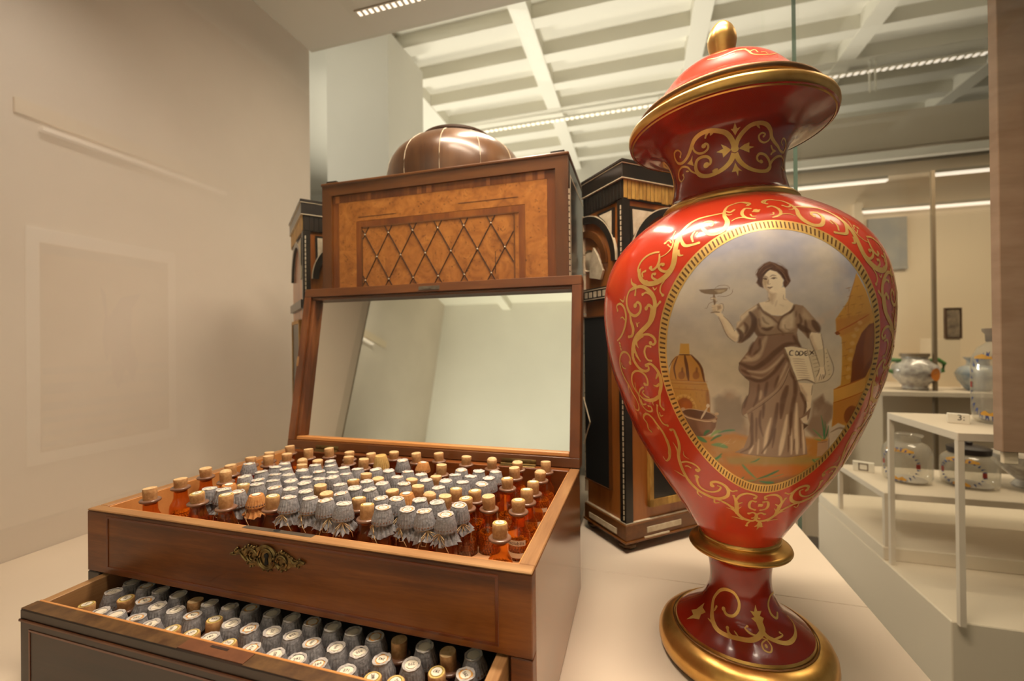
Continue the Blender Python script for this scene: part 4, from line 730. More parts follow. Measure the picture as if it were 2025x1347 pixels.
PAINT=[["f",[142,118,98],75,26,[-361,-207,-297,-205,-242,-281,-227,-436,-183,-556,-190,-651,-426,-679,-494,-578,-453,-328]],["f",[135,122,108],80,18,[-469,-287,-420,-243,-334,-292,-255,-258,-232,-403,-232,-566,-388,-610,-466,-583,-461,-415]],["f",[132,108,90],85,14,[309,-300,386,-238,421,-305,511,-346,535,-462,500,-520,574,-648,409,-638,303,-551,325,-433]],["f",[120,96,80],60,14,[331,-320,390,-256,415,-323,374,-397]],["f",[176,122,66],100,18,[-1150,-826,-731,-668,-485,-654,-323,-604,-166,-644,319,-632,696,-677,903,-657,978,-1129,174,-1288,-184,-1251,-717,-936,-1056,-857]],["f",[150,134,80],70,22,[-404,-868,-69,-819,344,-824,716,-874,377,-916,-59,-926,-374,-944]],["f",[182,104,48],70,22,[-486,-958,-127,-937,300,-921,485,-970,275,-1076,-191,-1109,-422,-1066]],["f",[120,84,50],70,18,[-348,-1125,39,-1094,427,-1032,393,-1148,-22,-1202]],["f",[176,140,90],60,18,[-468,-681,-202,-660,-201,-760,-386,-820,-539,-815]],["f",[186,136,62],100,3,[620,742,522,516,422,375,434,270,477,230,498,83,529,-165,475,-199,507,-340,561,-557,818,-612,886,-306,865,15,797,356,700,595]],["f",[170,112,52],70,8,[422,368,724,423,750,363,630,292,483,243,434,270]],["f",[112,62,30],100,4,[798,343,740,330,666,265,619,160,600,26,624,-149,783,-108,859,70]],["f",[150,92,44],60,14,[800,330,717,291,697,157,739,-35,813,72]],["f",[200,150,78],90,4,[475,-199,783,-108,826,-227,505,-318]],["f",[172,112,56],70,8,[507,-325,814,-248,777,-511,564,-542]],["s",[150,72,26],85,2,9,9,[434,270,734,410]],["s",[150,72,26],85,2,9,9,[475,-199,784,-111]],["s",[150,72,26],85,2,9,9,[503,-321,825,-239]],["s",[140,80,34],50,2,7,7,[605,701,530,516,525,386]],["s",[120,66,26],100,2,29,29,[427,265,457,259]],["s",[206,164,100],55,4,37,37,[620,345,656,339]],["s",[206,164,100],55,4,37,37,[592,293,628,287]],["s",[206,164,100],55,4,37,37,[573,241,608,234]],["s",[206,164,100],55,4,37,37,[563,181,598,175]],["s",[206,164,100],55,4,37,37,[555,122,590,115]],["s",[206,164,100],55,4,37,37,[557,54,593,48]],["s",[206,164,100],55,4,37,37,[556,-27,592,-34]],["s",[206,164,100],55,4,37,37,[570,-97,608,-104]],["s",[128,80,34],60,2,5,5,[509,613,559,625]],["s",[128,80,34],45,2,5,5,[536,621,536,589]],["s",[128,80,34],60,2,5,5,[584,626,639,638]],["s",[128,80,34],45,2,5,5,[612,634,612,602]],["s",[128,80,34],60,2,5,5,[519,548,569,559]],["s",[128,80,34],45,2,5,5,[545,555,547,524]],["s",[128,80,34],60,2,5,5,[609,547,664,559]],["s",[128,80,34],45,2,5,5,[638,555,640,523]],["s",[128,80,34],60,2,5,5,[476,470,524,481]],["s",[128,80,34],45,2,5,5,[501,477,504,446]],["s",[128,80,34],60,2,5,5,[547,482,598,493]],["s",[128,80,34],45,2,5,5,[574,490,577,458]],["s",[128,80,34],60,2,5,5,[623,481,679,493]],["s",[128,80,34],45,2,5,5,[652,489,656,458]],["s",[128,80,34],60,2,5,5,[437,393,483,404]],["s",[128,80,34],45,2,5,5,[461,400,465,369]],["s",[128,80,34],60,2,5,5,[505,404,554,415]],["s",[128,80,34],45,2,5,5,[531,412,535,380]],["s",[128,80,34],60,2,5,5,[593,416,647,428]],["s",[128,80,34],45,2,5,5,[621,424,626,392]],["s",[128,80,34],60,2,5,5,[477,182,525,193]],["s",[128,80,34],45,2,5,5,[502,190,507,158]],["s",[128,80,34],60,2,5,5,[525,128,576,138]],["s",[128,80,34],45,2,5,5,[551,135,559,103]],["s",[128,80,34],60,2,5,5,[502,75,552,86]],["s",[128,80,34],45,2,5,5,[528,82,536,50]],["s",[128,80,34],60,2,5,5,[523,-7,573,3]],["s",[128,80,34],45,2,5,5,[549,0,558,-33]],["s",[128,80,34],60,2,5,5,[523,-89,574,-79]],["s",[128,80,34],45,2,5,5,[549,-82,560,-116]],["f",[128,72,36],100,5,[854,-474,849,-510,821,-533,778,-538,732,-525,691,-497,664,-460,655,-421,664,-387,688,-365,724,-359,766,-370,806,-396,838,-434]],["f",[192,176,154],100,5,[548,-556,617,-511,724,-546,804,-660,758,-772,626,-828,573,-688]],["s",[120,96,78],70,5,18,18,[569,-598,652,-564,736,-580]],["s",[130,104,84],70,5,16,16,[574,-656,630,-794]],["s",[222,210,190],70,5,16,16,[694,-584,708,-750]],["f",[176,130,64],100,3,[-837,-118,-511,-137,-497,-204,-506,-418,-923,-480]],["f",[190,146,74],100,3,[-694,212,-621,210,-622,117,-710,118]],["f",[176,124,56],100,3,[-811,-26,-781,58,-752,91,-712,112,-617,111,-567,59,-527,-21,-518,-134,-838,-121]],["s",[92,52,22],90,2,12,12,[-712,114,-610,111]],["s",[84,46,20],90,2,27,27,[-665,104,-658,-2,-657,-118]],["s",[84,46,20],90,2,15,15,[-729,94,-770,-4,-768,-111]],["s",[84,46,20],90,2,20,20,[-607,107,-548,19,-525,-127]],["s",[84,46,20],90,2,6,6,[-819,-5,-779,58,-733,100]],["f",[120,70,32],65,5,[-682,-73,-686,-89,-696,-103,-710,-110,-723,-111,-735,-104,-741,-91,-742,-75,-737,-58,-727,-45,-714,-37,-700,-37,-689,-44,-683,-57]],["s",[90,50,24],60,4,17,17,[-697,-3,-703,-49]],["f",[120,70,32],65,5,[-560,-70,-564,-86,-573,-99,-585,-106,-597,-106,-608,-100,-615,-87,-616,-71,-611,-55,-602,-42,-590,-34,-578,-34,-568,-41,-561,-54]],["s",[90,50,24],60,4,17,17,[-576,-1,-580,-47]],["s",[140,80,34],80,2,6,6,[-838,-121,-650,-124,-501,-127]],["s",[140,80,34],80,2,6,6,[-843,-152,-654,-153,-504,-156]],["s",[140,80,34],80,2,6,6,[-855,-205,-661,-205,-508,-206]],["s",[112,62,30],55,8,35,35,[-509,-215,-516,-408]],["f",[136,74,32],100,4,[-657,-364,-670,-398,-696,-428,-732,-446,-769,-450,-800,-438,-818,-412,-819,-378,-803,-342,-775,-313,-740,-295,-705,-293,-677,-306,-660,-331]],["f",[166,92,40],70,12,[-665,-364,-672,-387,-687,-406,-707,-417,-726,-419,-743,-411,-752,-394,-752,-372,-744,-349,-729,-330,-709,-319,-690,-317,-675,-326,-666,-343]],["s",[210,170,104],60,5,22,22,[-822,-322,-769,-280,-712,-267,-664,-288,-635,-340,-626,-383]],["s",[120,66,30],70,2,4,4,[-812,-356,-838,-352]],["s",[120,66,30],70,2,4,4,[-791,-326,-810,-311]],["s",[120,66,30],70,2,4,4,[-762,-303,-771,-280]],["s",[120,66,30],70,2,4,4,[-731,-291,-729,-264]],["s",[120,66,30],70,2,4,4,[-700,-291,-689,-265]],["s",[120,66,30],70,2,4,4,[-676,-304,-657,-283]],["s",[120,66,30],70,2,4,4,[-661,-328,-637,-314]],["s",[120,66,30],70,2,4,4,[-657,-357,-631,-353]],["s",[120,76,36],60,2,4,4,[-750,-178,-749,-198]],["s",[120,76,36],60,2,4,4,[-688,-180,-687,-200]],["s",[120,76,36],60,2,4,4,[-610,-187,-608,-207]],["s",[120,76,36],60,2,4,4,[-554,-195,-552,-215]],["s",[120,76,36],60,2,4,4,[-750,-239,-749,-258]],["s",[120,76,36],60,2,4,4,[-657,-244,-656,-263]],["s",[120,76,36],60,2,4,4,[-610,-263,-608,-282]],["s",[120,76,36],60,2,4,4,[-560,-249,-558,-269]],["s",[120,76,36],60,2,4,4,[-586,-305,-584,-324]],["s",[120,76,36],60,2,4,4,[-548,-313,-546,-332]],["s",[120,76,36],60,2,4,4,[-582,-358,-580,-378]],["s",[120,76,36],60,2,4,4,[-605,-230,-604,-249]],["f",[112,80,62],100,3,[-783,-442,-780,-534,-757,-614,-714,-662,-652,-675,-577,-661,-512,-622,-472,-560,-446,-463,-517,-491,-642,-491]],["f",[146,110,86],55,16,[-645,-508,-499,-506,-520,-599,-601,-643,-639,-600]],["f",[150,116,92],100,3,[-448,-467,-469,-488,-518,-502,-587,-507,-664,-501,-732,-485,-776,-463,-786,-437,-759,-414,-703,-399,-631,-395,-559,-402,-497,-419,-458,-442]],["f",[92,62,46],100,4,[-464,-458,-482,-475,-525,-486,-587,-489,-655,-483,-716,-470,-756,-452,-765,-431,-742,-414,-693,-402,-630,-399,-564,-406,-509,-420,-473,-438]],["s",[210,184,152],85,2,11,11,[-783,-442,-749,-473,-643,-499,-519,-505,-459,-486]],["s",[200,172,140],85,2,7,7,[-777,-430,-719,-400,-598,-403,-491,-428,-449,-463]],["f",[190,160,130],90,3,[-730,-401,-733,-408,-741,-414,-750,-418,-761,-419,-769,-417,-775,-412,-776,-405,-772,-398,-765,-392,-755,-388,-745,-387,-736,-389,-731,-394]],["f",[190,160,130],90,3,[-755,-456,-759,-463,-767,-470,-777,-474,-788,-475,-797,-473,-802,-468,-803,-461,-799,-454,-791,-447,-781,-443,-770,-442,-761,-444,-756,-449]],["f",[190,160,130],90,3,[-431,-426,-434,-433,-439,-438,-447,-442,-456,-442,-463,-440,-468,-435,-470,-428,-467,-422,-461,-416,-454,-413,-445,-412,-438,-414,-433,-419]],["f",[190,160,130],90,3,[-456,-497,-459,-504,-465,-510,-473,-513,-482,-514,-490,-512,-495,-507,-496,-500,-494,-493,-487,-487,-479,-483,-470,-483,-463,-485,-458,-490]],["s",[206,186,160],95,2,17,17,[-594,-486,-524,-371]],["f",[216,196,170],95,3,[-503,-353,-506,-362,-511,-369,-517,-373,-524,-373,-530,-370,-534,-364,-535,-355,-532,-347,-527,-340,-521,-335,-514,-335,-508,-338,-504,-345]],["s",[62,120,82],85,6,27,55,[-719,-687,-650,-692,-585,-718]],["s",[96,140,92],85,6,27,55,[-528,-747,-456,-741,-387,-756]],["s",[48,104,66],85,6,16,32,[-592,-654,-562,-617,-536,-601]],["s",[120,150,90],85,6,17,35,[-527,-658,-480,-615,-437,-592]],["s",[62,120,82],85,6,10,20,[-449,-616,-376,-586,-307,-576]],["s",[96,140,92],85,6,16,32,[-558,-944,-501,-893,-452,-866]],["s",[48,104,66],85,6,12,25,[-533,-706,-479,-662,-430,-637]],["s",[96,140,92],85,6,16,33,[-84,-1092,-165,-1022,-239,-938]],["s",[48,104,66],85,6,15,30,[-77,-1091,30,-1044,130,-984]],["s",[120,150,90],85,6,11,22,[-84,-1100,-178,-1129,-277,-1143]],["s",[62,120,82],85,6,16,33,[-51,-1116,30,-1129,110,-1127]],["s",[96,140,92],85,6,5,11,[4,-1070,101,-1055,194,-1025]],["s",[48,104,66],85,6,8,16,[-560,-944,-500,-895,-442,-834]],["s",[120,150,90],85,6,5,11,[-532,-964,-505,-936,-477,-892]],["s",[62,120,82],85,6,8,16,[-157,-900,-117,-886,-79,-857]],["s",[96,140,92],85,6,11,22,[474,-876,551,-866,626,-842]],["s",[48,104,66],85,6,7,13,[568,-921,521,-902,471,-868]],["s",[120,150,90],85,6,11,22,[562,-944,656,-860,750,-767]],["s",[62,120,82],85,6,9,18,[-223,-1077,-253,-1110,-285,-1127]],["f",[178,142,110],100,3,[457,-689,569,-680,634,-837,508,-839]],["s",[120,84,60],80,2,7,7,[460,-697,566,-691]],["s",[62,120,82],90,4,16,5,[523,-660,468,-544,414,-432]],["s",[96,140,92],90,4,16,5,[500,-659,434,-606,364,-555]],["s",[48,104,66],90,4,16,5,[531,-661,531,-596,520,-531]],["s",[120,150,90],90,4,16,5,[488,-674,454,-664,410,-654]],["s",[62,120,82],90,4,16,5,[517,-665,496,-576,468,-489]],["s",[226,204,170],45,2,3,3,[-441,-744,-378,-694]],["s",[226,204,170],45,2,3,3,[-379,-716,-338,-662]],["s",[226,204,170],45,2,3,3,[-440,-737,-353,-714]],["s",[226,204,170],45,2,3,3,[-328,-712,-295,-680]],["f",[226,208,180],100,3,[-435,489,-418,457,-392,430,-368,366,-349,303,-319,246,-283,215,-241,237,-245,292,-276,312,-320,389,-360,447,-380,473,-396,487]],["f",[190,164,134],60,10,[-387,424,-368,366,-349,303,-319,246,-283,215,-262,237,-303,264,-338,327,-361,403]],["s",[80,58,46],75,2,5,5,[-392,430,-368,366,-349,303,-319,246,-284,213]],["s",[80,58,46],70,2,4,4,[-355,434,-320,389,-291,331,-280,303]],["f",[214,194,164],100,3,[-436,527,-410,535,-386,530,-360,528,-356,496,-370,466,-396,462,-429,480]],["f",[140,112,90],70,6,[-400,518,-373,522,-369,497,-396,480]],["s",[120,94,76],60,2,3,3,[-434,524,-405,524]],["s",[120,94,76],60,2,3,3,[-435,511,-405,512]],["s",[120,94,76],60,2,3,3,[-435,497,-406,497]],["s",[120,94,76],60,2,3,3,[-436,484,-406,485]],["s",[120,96,76],80,2,12,12,[-444,466,-412,470,-381,464]],["f",[118,98,78],100,3,[-525,665,-472,664,-423,662,-318,658,-329,637,-366,618,-418,616,-483,630,-511,645]],["f",[196,176,146],70,8,[-407,651,-333,650,-344,632,-386,623]],["s",[80,58,46],60,2,4,4,[-525,665,-472,664,-423,661,-305,660]],["s",[110,86,66],90,2,18,18,[-417,615,-414,576,-414,532]],["s",[110,84,66],75,2,4,4,[-409,667,-382,686,-343,687,-312,672,-307,647]],["s",[110,84,66],75,2,4,4,[-284,653,-293,615,-330,595,-392,600]],["s",[110,84,66],75,2,4,4,[-416,595,-441,592,-438,577,-404,572,-398,552,-428,555,-455,541,-473,505,-484,504]],["s",[110,84,66],75,2,4,4,[-384,532,-362,537,-352,502,-359,465]],["s",[214,194,164],70,4,13,13,[-438,587,-409,580,-400,562]],["f",[226,208,180],100,3,[-49,621,-47,549,-70,532,-115,524,-98,480,-76,448,-32,422,43,416,94,440,120,475,131,498,90,523,63,554,67,644]],["f",[150,122,96],55,14,[-47,609,2,591,-9,558,-25,511,-47,537]],["s",[80,58,46],50,5,7,7,[-48,561,-46,537,-67,529]],["s",[120,92,72],50,2,5,5,[49,579,53,543,70,536]],["s",[150,124,98],40,6,8,8,[5,534,-6,492]],["s",[150,124,98],30,6,8,8,[24,503,49,490]],["f",[226,208,180],100,3,[-82,727,-70,763,-28,789,12,772,42,736,55,699,50,657,30,616,4,593,-23,589,-52,614,-76,646,-86,684]],["f",[160,132,104],75,10,[-83,721,-47,715,-47,681,-58,658,-47,621,-73,644,-86,684]],["f",[140,112,88],50,8,[-52,624,-23,601,2,597,-23,588,-50,609]],["s",[70,48,38],90,2,7,7,[-82,718,-67,722,-52,712]],["s",[60,42,34],95,2,7,7,[-73,713,-55,709]],["s",[70,48,38],90,2,6,6,[-27,715,-9,721,12,715]],["s",[60,42,34],95,2,8,8,[-17,713,0,713]],["s",[92,66,52],70,4,8,8,[-87,730,-64,735,-49,724]],["s",[92,66,52],70,4,7,7,[-31,730,-16,740,7,734]],["s",[120,92,72],75,2,5,5,[-44,706,-48,682,-47,670,-32,671]],["s",[80,56,44],85,2,9,9,[-52,647,-41,641,-20,646]],["s",[110,80,64],50,2,7,7,[-46,632,-29,632]],["f",[82,56,44],100,4,[-123,755,-108,797,-65,838,-28,854,12,838,55,811,86,776,98,727,107,690,85,655,67,635,55,651,54,678,61,695,40,736,12,770,-28,789,-57,765,-79,730,-85,684,-80,641,-103,655,-124,690,-113,717]],["s",[150,118,94],50,2,6,6,[-105,772,-67,819,-25,834]],["s",[150,118,94],50,2,6,6,[-85,758,-48,795,-11,808]],["s",[150,118,94],50,2,6,6,[-9,833,34,805,67,759]],["s",[150,118,94],50,2,6,6,[14,800,56,754,78,704]],["s",[150,118,94],50,2,6,6,[-118,705,-104,674,-88,660]],["s",[150,118,94],50,2,6,6,[66,704,87,679,75,655]],["s",[150,118,94],50,2,6,6,[10,819,48,779]],["s",[150,118,94],50,2,6,6,[-61,831,-19,843,16,825]],["s",[96,70,56],60,2,3,3,[-119,749,-126,755,-103,809,-60,844,-33,855,-8,847]],["s",[96,70,56],60,2,3,3,[1,838,27,840,61,815,93,770]],["s",[96,70,56],60,2,3,3,[-122,730,-125,749,-94,790]],["s",[52,36,30],70,4,10,10,[-76,745,-43,783,-12,799]],["s",[52,36,30],70,4,10,10,[23,787,55,735,67,692]],["s",[52,36,30],70,4,10,10,[-107,729,-109,692,-90,654]],["f",[226,208,180],100,3,[223,270,249,286,312,272,338,150,362,-13,374,-75,357,-109,321,-122,305,-81,324,-4,285,92,244,194]],["f",[176,148,120],60,8,[227,245,250,253,296,109,331,-4,322,-12,285,92,245,186]],["f",[146,120,98],100,3,[-237,427,-196,467,-130,512,-115,524,-91,467,-32,423,8,413,43,416,110,466,130,503,182,487,224,435,273,374,308,279,276,270,240,277,223,222,184,271,147,314,139,266,151,206,172,150,66,166,46,108,-187,113,-160,173,-123,245,-143,288,-159,296,-190,247,-242,201,-268,207,-248,237,-249,291,-271,323,-264,373,-241,387]],["f",[216,198,170],90,8,[-237,427,-196,467,-130,509,-120,493,-171,454,-212,401,-238,372,-260,336,-270,331,-263,376,-238,390]],["f",[206,188,160],70,16,[-106,468,-77,430,-27,392,-2,349,-27,320,-78,322,-107,372]],["f",[214,196,168],80,14,[33,383,109,445,120,386,115,315,74,292,28,318]],["f",[200,182,154],80,8,[-250,330,-219,353,-215,297,-236,255]],["f",[190,168,140],55,14,[187,466,219,429,246,381,209,371,171,408]],["s",[80,58,46],85,6,38,38,[-174,451,-150,398,-153,337,-179,278,-232,218]],["s",[80,58,46],80,6,33,33,[-260,318,-236,274,-252,219]],["s",[80,58,46],70,6,22,22,[-213,371,-194,327,-210,279]],["s",[80,58,46],75,6,11,11,[-121,511,-86,449,-32,404,13,354]],["s",[80,58,46],70,6,12,12,[123,492,94,440,43,407,18,360,13,312,44,281]],["s",[80,58,46],75,6,25,25,[-95,320,-63,309,-25,326]],["s",[80,58,46],60,6,33,33,[-140,397,-138,331,-118,275,-78,262]],["s",[80,58,46],75,6,50,50,[252,363,286,309,298,279]],["s",[80,58,46],75,6,42,42,[146,337,183,306,232,281]],["s",[80,58,46],60,6,20,20,[156,420,167,360,146,320]],["s",[80,58,46],65,6,23,23,[198,371,204,312,223,234]],["s",[80,58,46],50,6,6,6,[56,341,64,311,87,301]],["s",[80,58,46],50,6,12,12,[-92,407,-77,370,-52,351]],["s",[80,58,46],50,6,15,15,[-117,396,-108,335]],["s",[80,58,46],70,6,15,15,[120,498,110,457,89,434]],["s",[80,58,46],60,6,8,8,[139,266,149,206,166,154]],["s",[80,58,46],70,6,7,7,[-124,257,-58,261,18,269,111,273]],["s",[80,58,46],40,6,13,13,[135,444,130,403]],["s",[80,58,46],60,6,8,8,[-125,499,-116,469]],["f",[122,90,72],70,8,[-123,251,-58,256,111,267,137,242,149,176,66,172,36,108,-181,113,-145,191]],["s",[200,178,150],55,8,17,17,[-68,249,-94,177,-119,116]],["s",[200,178,150],55,8,17,17,[-58,243,-78,183]],["s",[200,178,150],55,8,17,17,[-17,241,-32,187]],["s",[80,58,46],60,8,20,20,[-38,254,-53,176,-78,115]],["s",[80,58,46],60,8,20,20,[44,257,86,208]],["s",[80,58,46],60,8,20,20,[-119,227,-150,160,-176,117]],["f",[150,124,104],100,3,[-202,-405,-66,-297,51,-156,102,2,164,-113,199,-204,260,-299,268,-451,271,-510,327,-655,388,-807,196,-832,-8,-829,-128,-823,-311,-803,-227,-750,-186,-619,-179,-514]],["s",[224,204,176],85,8,21,42,[-12,-450,-31,-592,-36,-794]],["s",[224,204,176],85,8,27,54,[117,-420,115,-600,109,-807]],["s",[224,204,176],85,8,23,47,[181,-316,213,-549,278,-797]],["s",[224,204,176],85,8,14,28,[261,-510,351,-800]],["s",[224,204,176],85,8,9,19,[-99,-657,-99,-808]],["s",[224,204,176],85,8,13,26,[171,-549,221,-802]],["s",[224,204,176],85,8,14,28,[-142,-723,-177,-807]],["s",[86,62,50],75,7,35,21,[-164,-404,-161,-555,-174,-746,-256,-802]],["s",[86,62,50],75,7,26,15,[-95,-383,-99,-491,-64,-624]],["s",[86,62,50],75,7,40,24,[32,-315,22,-499,-4,-686,-61,-795]],["s",[86,62,50],75,7,54,32,[90,-166,71,-296,69,-449]],["s",[86,62,50],75,7,40,24,[133,-60,156,-185,150,-410,172,-611]],["s",[86,62,50],75,7,21,13,[-126,-452,-120,-679]],["s",[86,62,50],75,7,23,14,[36,-549,30,-738]],["s",[86,62,50],75,7,30,18,[201,-223,254,-318,260,-431]],["s",[86,62,50],75,7,28,17,[-73,-316,-75,-451]],["s",[86,62,50],75,7,14,8,[158,-610,185,-780]],["s",[86,62,50],75,7,9,6,[227,-450,300,-739]],["s",[86,62,50],75,7,9,6,[219,-653,232,-759]],["s",[120,96,82],70,2,7,7,[-311,-803,-128,-821,-8,-829,196,-832,388,-807]],["f",[132,104,86],100,3,[-124,257,116,255,170,161,96,172,56,149,103,11,47,-165,-66,-299,-202,-407,-234,-428,-242,-358,-187,-222,-185,-118,-214,-85,-258,-22,-255,43,-186,147,-153,206]],["s",[202,178,150],70,8,40,40,[-223,60,-143,76,-92,188,-70,246]],["s",[202,178,150],70,8,23,23,[-194,-29,-90,-39,-3,30,46,98]],["s",[202,178,150],70,8,21,21,[-2,-183,66,-14,85,46]],["s",[202,178,150],70,8,30,30,[-101,-202,-107,-278]],["s",[202,178,150],70,8,23,23,[-179,77,-208,95]],["s",[202,178,150],70,8,9,9,[-202,-396,-67,-278,22,-183,69,-76,96,-15]],["s",[202,178,150],70,8,12,12,[-165,-74,-89,-92,-9,-13]],["s",[84,60,48],72,7,40,40,[-246,34,-157,-7,-77,45,2,129,81,187,132,189]],["s",[84,60,48],72,7,30,30,[-210,-83,-111,-115,-23,-53,58,72]],["s",[84,60,48],72,7,21,21,[-156,207,-178,147,-182,112]],["s",[84,60,48],72,7,21,21,[-118,-147,-123,-259,-153,-346]],["s",[84,60,48],72,7,23,23,[-58,-128,-68,-249]],["s",[84,60,48],72,7,21,21,[-202,-251,-227,-358]],["s",[84,60,48],72,7,21,21,[23,-75,-2,-183]],["s",[84,60,48],72,7,19,19,[-239,-20,-187,-56]],["s",[84,60,48],72,7,21,21,[-113,231,-114,154,-150,111]],["s",[84,60,48],72,7,23,23,[116,249,147,189,170,159]],["s",[84,60,48],72,7,26,26,[60,141,84,72,103,15]],["s",[84,60,48],72,7,35,35,[110,-7,132,-95]],["s",[70,50,42],60,2,6,6,[-255,43,-258,-22,-214,-85,-185,-118]],["s",[70,50,42],60,2,6,6,[-185,-118,-187,-222,-242,-358,-234,-428,-197,-455]],["s",[70,50,42],60,2,6,6,[-198,-415,-65,-306,48,-174,104,2]],["f",[226,208,180],100,3,[172,-131,282,-144,292,-225,303,-357,276,-395,258,-299,202,-214]],["f",[180,152,124],70,8,[172,-131,232,-205,273,-299,258,-299,202,-214]],["s",[80,58,46],60,2,6,6,[284,-161,289,-244]],["s",[80,58,46],60,2,8,8,[189,-195,248,-280,272,-356]],["f",[130,104,88],100,3,[233,-445,305,-357,305,-452,290,-491]],["f",[220,202,176],90,4,[236,-455,285,-422,304,-491,267,-495]],["f",[80,60,50],90,4,[267,-495,316,-517,283,-556]],["f",[206,190,162],100,3,[212,145,279,128,338,143,367,140,435,-77,415,-111,298,-145,236,68]],["f",[232,216,188],100,3,[56,161,118,169,215,140,258,7,302,-136,228,-110,161,-115,101,24]],["f",[178,152,122],70,6,[56,156,87,97,109,19,164,-113,148,-104,98,20,60,124]],["s",[80,58,46],80,4,9,9,[161,-115,224,-107,299,-140]],["s",[80,58,46],75,2,6,6,[56,160,103,21,160,-113]],["s",[120,96,78],70,2,5,5,[215,140,258,7,302,-136]],["s",[80,58,46],65,2,6,6,[298,-143,415,-110,435,-77,367,136]],["s",[120,94,76],70,2,5,5,[96,172,216,145]],["s",[150,122,98],60,3,6,6,[116,67,161,64,199,59]],["s",[150,122,98],60,3,6,6,[122,48,167,45,206,39]],["s",[150,122,98],60,3,6,6,[128,29,174,26,213,20]],["s",[150,122,98],60,3,6,6,[134,9,181,7,220,1]],["s",[150,122,98],60,3,6,6,[141,-10,187,-13,227,-18]],["s",[150,122,98],60,3,6,6,[148,-29,194,-32,234,-37]],["s",[150,122,98],60,3,6,6,[155,-49,202,-51,242,-57]],["s",[150,122,98],60,3,6,6,[161,-68,209,-71,250,-76]],["s",[150,122,98],60,3,6,6,[169,-88,216,-90,257,-96]],["s",[130,104,84],60,2,5,5,[254,84,297,92]],["s",[130,104,84],60,2,5,5,[261,53,304,61]],["s",[130,104,84],60,2,5,5,[269,22,311,30]],["s",[130,104,84],60,2,5,5,[277,-9,318,-2]],["s",[130,104,84],60,2,5,5,[285,-41,326,-33]],["s",[120,94,76],70,2,5,5,[358,102,370,106]],["s",[120,94,76],70,2,5,5,[366,68,378,72]],["s",[120,94,76],70,2,5,5,[375,34,387,38]],["s",[120,94,76],70,2,5,5,[384,-1,397,3]],["s",[120,94,76],70,2,5,5,[394,-36,407,-32]],["s",[120,94,76],70,2,5,5,[404,-71,417,-68]],["s",[64,46,38],95,2,8,8,[120,129,104,134,93,119,98,97,116,95]],["s",[64,46,38],95,2,8,8,[134,113,141,128,155,119,154,97,139,96,134,113]],["s",[64,46,38],95,2,8,8,[164,125,167,94,184,99,189,113,179,125,164,128]],["s",[64,46,38],95,2,8,8,[221,126,203,123,208,92,228,97]],["s",[64,46,38],95,2,8,8,[206,108,222,111]],["s",[64,46,38],95,2,8,8,[234,129,269,99]],["s",[64,46,38],95,2,8,8,[265,130,238,95]],["f",[226,208,180],100,3,[324,-4,361,-9,375,-66,360,-101,321,-122,304,-90,319,-56]],["s",[80,58,46],70,2,6,6,[362,-13,375,-70,365,-105]],["s",[80,58,46],70,2,6,6,[338,-65,330,-117]],["s",[80,58,46],70,2,6,6,[352,-70,349,-114]],["s",[80,58,46],70,2,6,6,[363,-70,363,-105]],["s",[80,58,46],70,2,6,6,[324,-12,316,-55,304,-90]],["s",[80,58,46],70,2,6,6,[312,267,338,150,362,-9]],["s",[80,58,46],60,2,7,7,[228,237,285,92,324,-4]]]
# ================================================================== the red vase
A0 = Vector((0.6858, 0.2025, TZ)); AK = Vector((-0.0194, 0.0027, 0.9998)).normalized()
AU = Vector((0, 1, 0)).cross(AK).normalized(); AV = AK.cross(AU)
P_BODY = [(.128,.0375),(.132,.0390),(.138,.0428),(.148,.0490),(.158,.0552),(.172,.0643),(.187,.0742),(.2035,.0848),(.2196,.0940),(.238,.1035),(.257,.1115),(.2765,.1190),(.2905,.1234),(.304,.1277),(.3166,.1307),(.331,.1334),(.347,.1354),(.361,.1367),(.373,.1372),(.385,.1368),(.392,.1362),(.4065,.1340),(.419,.1304),(.4305,.1253),(.44,.1195),(.45,.1112),(.46,.1006),(.47,.0874),(.478,.0750),(.4835,.0660)]
P_NECK = [(.4905, .063), (.4932, .060), (.5007, .0578), (.5095, .0559), (.520, .0550), (.5294, .0558), (.538, .0579), (.5468, .0614), (.5539, .0664), (.560, .077), (.5640, .092), (.567, .1015)]
P_FOOT = [(.034,.0672),(.0382,.0615),(.0423,.0556),(.0464,.0500),(.0505,.0450),(.0545,.0410),(.0586,.0380),(.0627,.0357),(.067,.0337),(.071,.0320),(.0755,.0308),(.086,.0300),(.0955,.0306),(.105,.0325),(.110,.0345)]
P_LID = [(.5925,.0874),(.596,.0850),(.600,.0808),(.605,.0753),(.610,.0708),(.615,.0668),(.620,.0630),(.625,.0590),(.630,.0543),(.635,.0482),(.640,.0402),(.6435,.0325),(.646,.0225),(.6475,.0115)]
def fine(P, n=400):
    a = np.array(P); t = np.r_[0, np.cumsum(np.hypot(*np.diff(a, axis=0).T))]; m = np.gradient(a, t, axis=0)
    tt = np.linspace(0, t[-1], n); i = np.clip(np.searchsorted(t, tt) - 1, 0, len(t) - 2); h = t[i + 1] - t[i]; s = (tt - t[i]) / h
    return (2 * s**3 - 3 * s**2 + 1)[:, None] * a[i] + ((s**3 - 2 * s**2 + s) * h)[:, None] * m[i] + (3 * s**2 - 2 * s**3)[:, None] * a[i + 1] + ((s**3 - s**2) * h)[:, None] * m[i + 1], tt
FINE = {k: fine(p) for k, p in (('B', P_BODY), ('N', P_NECK), ('F', P_FOOT), ('L', P_LID))}
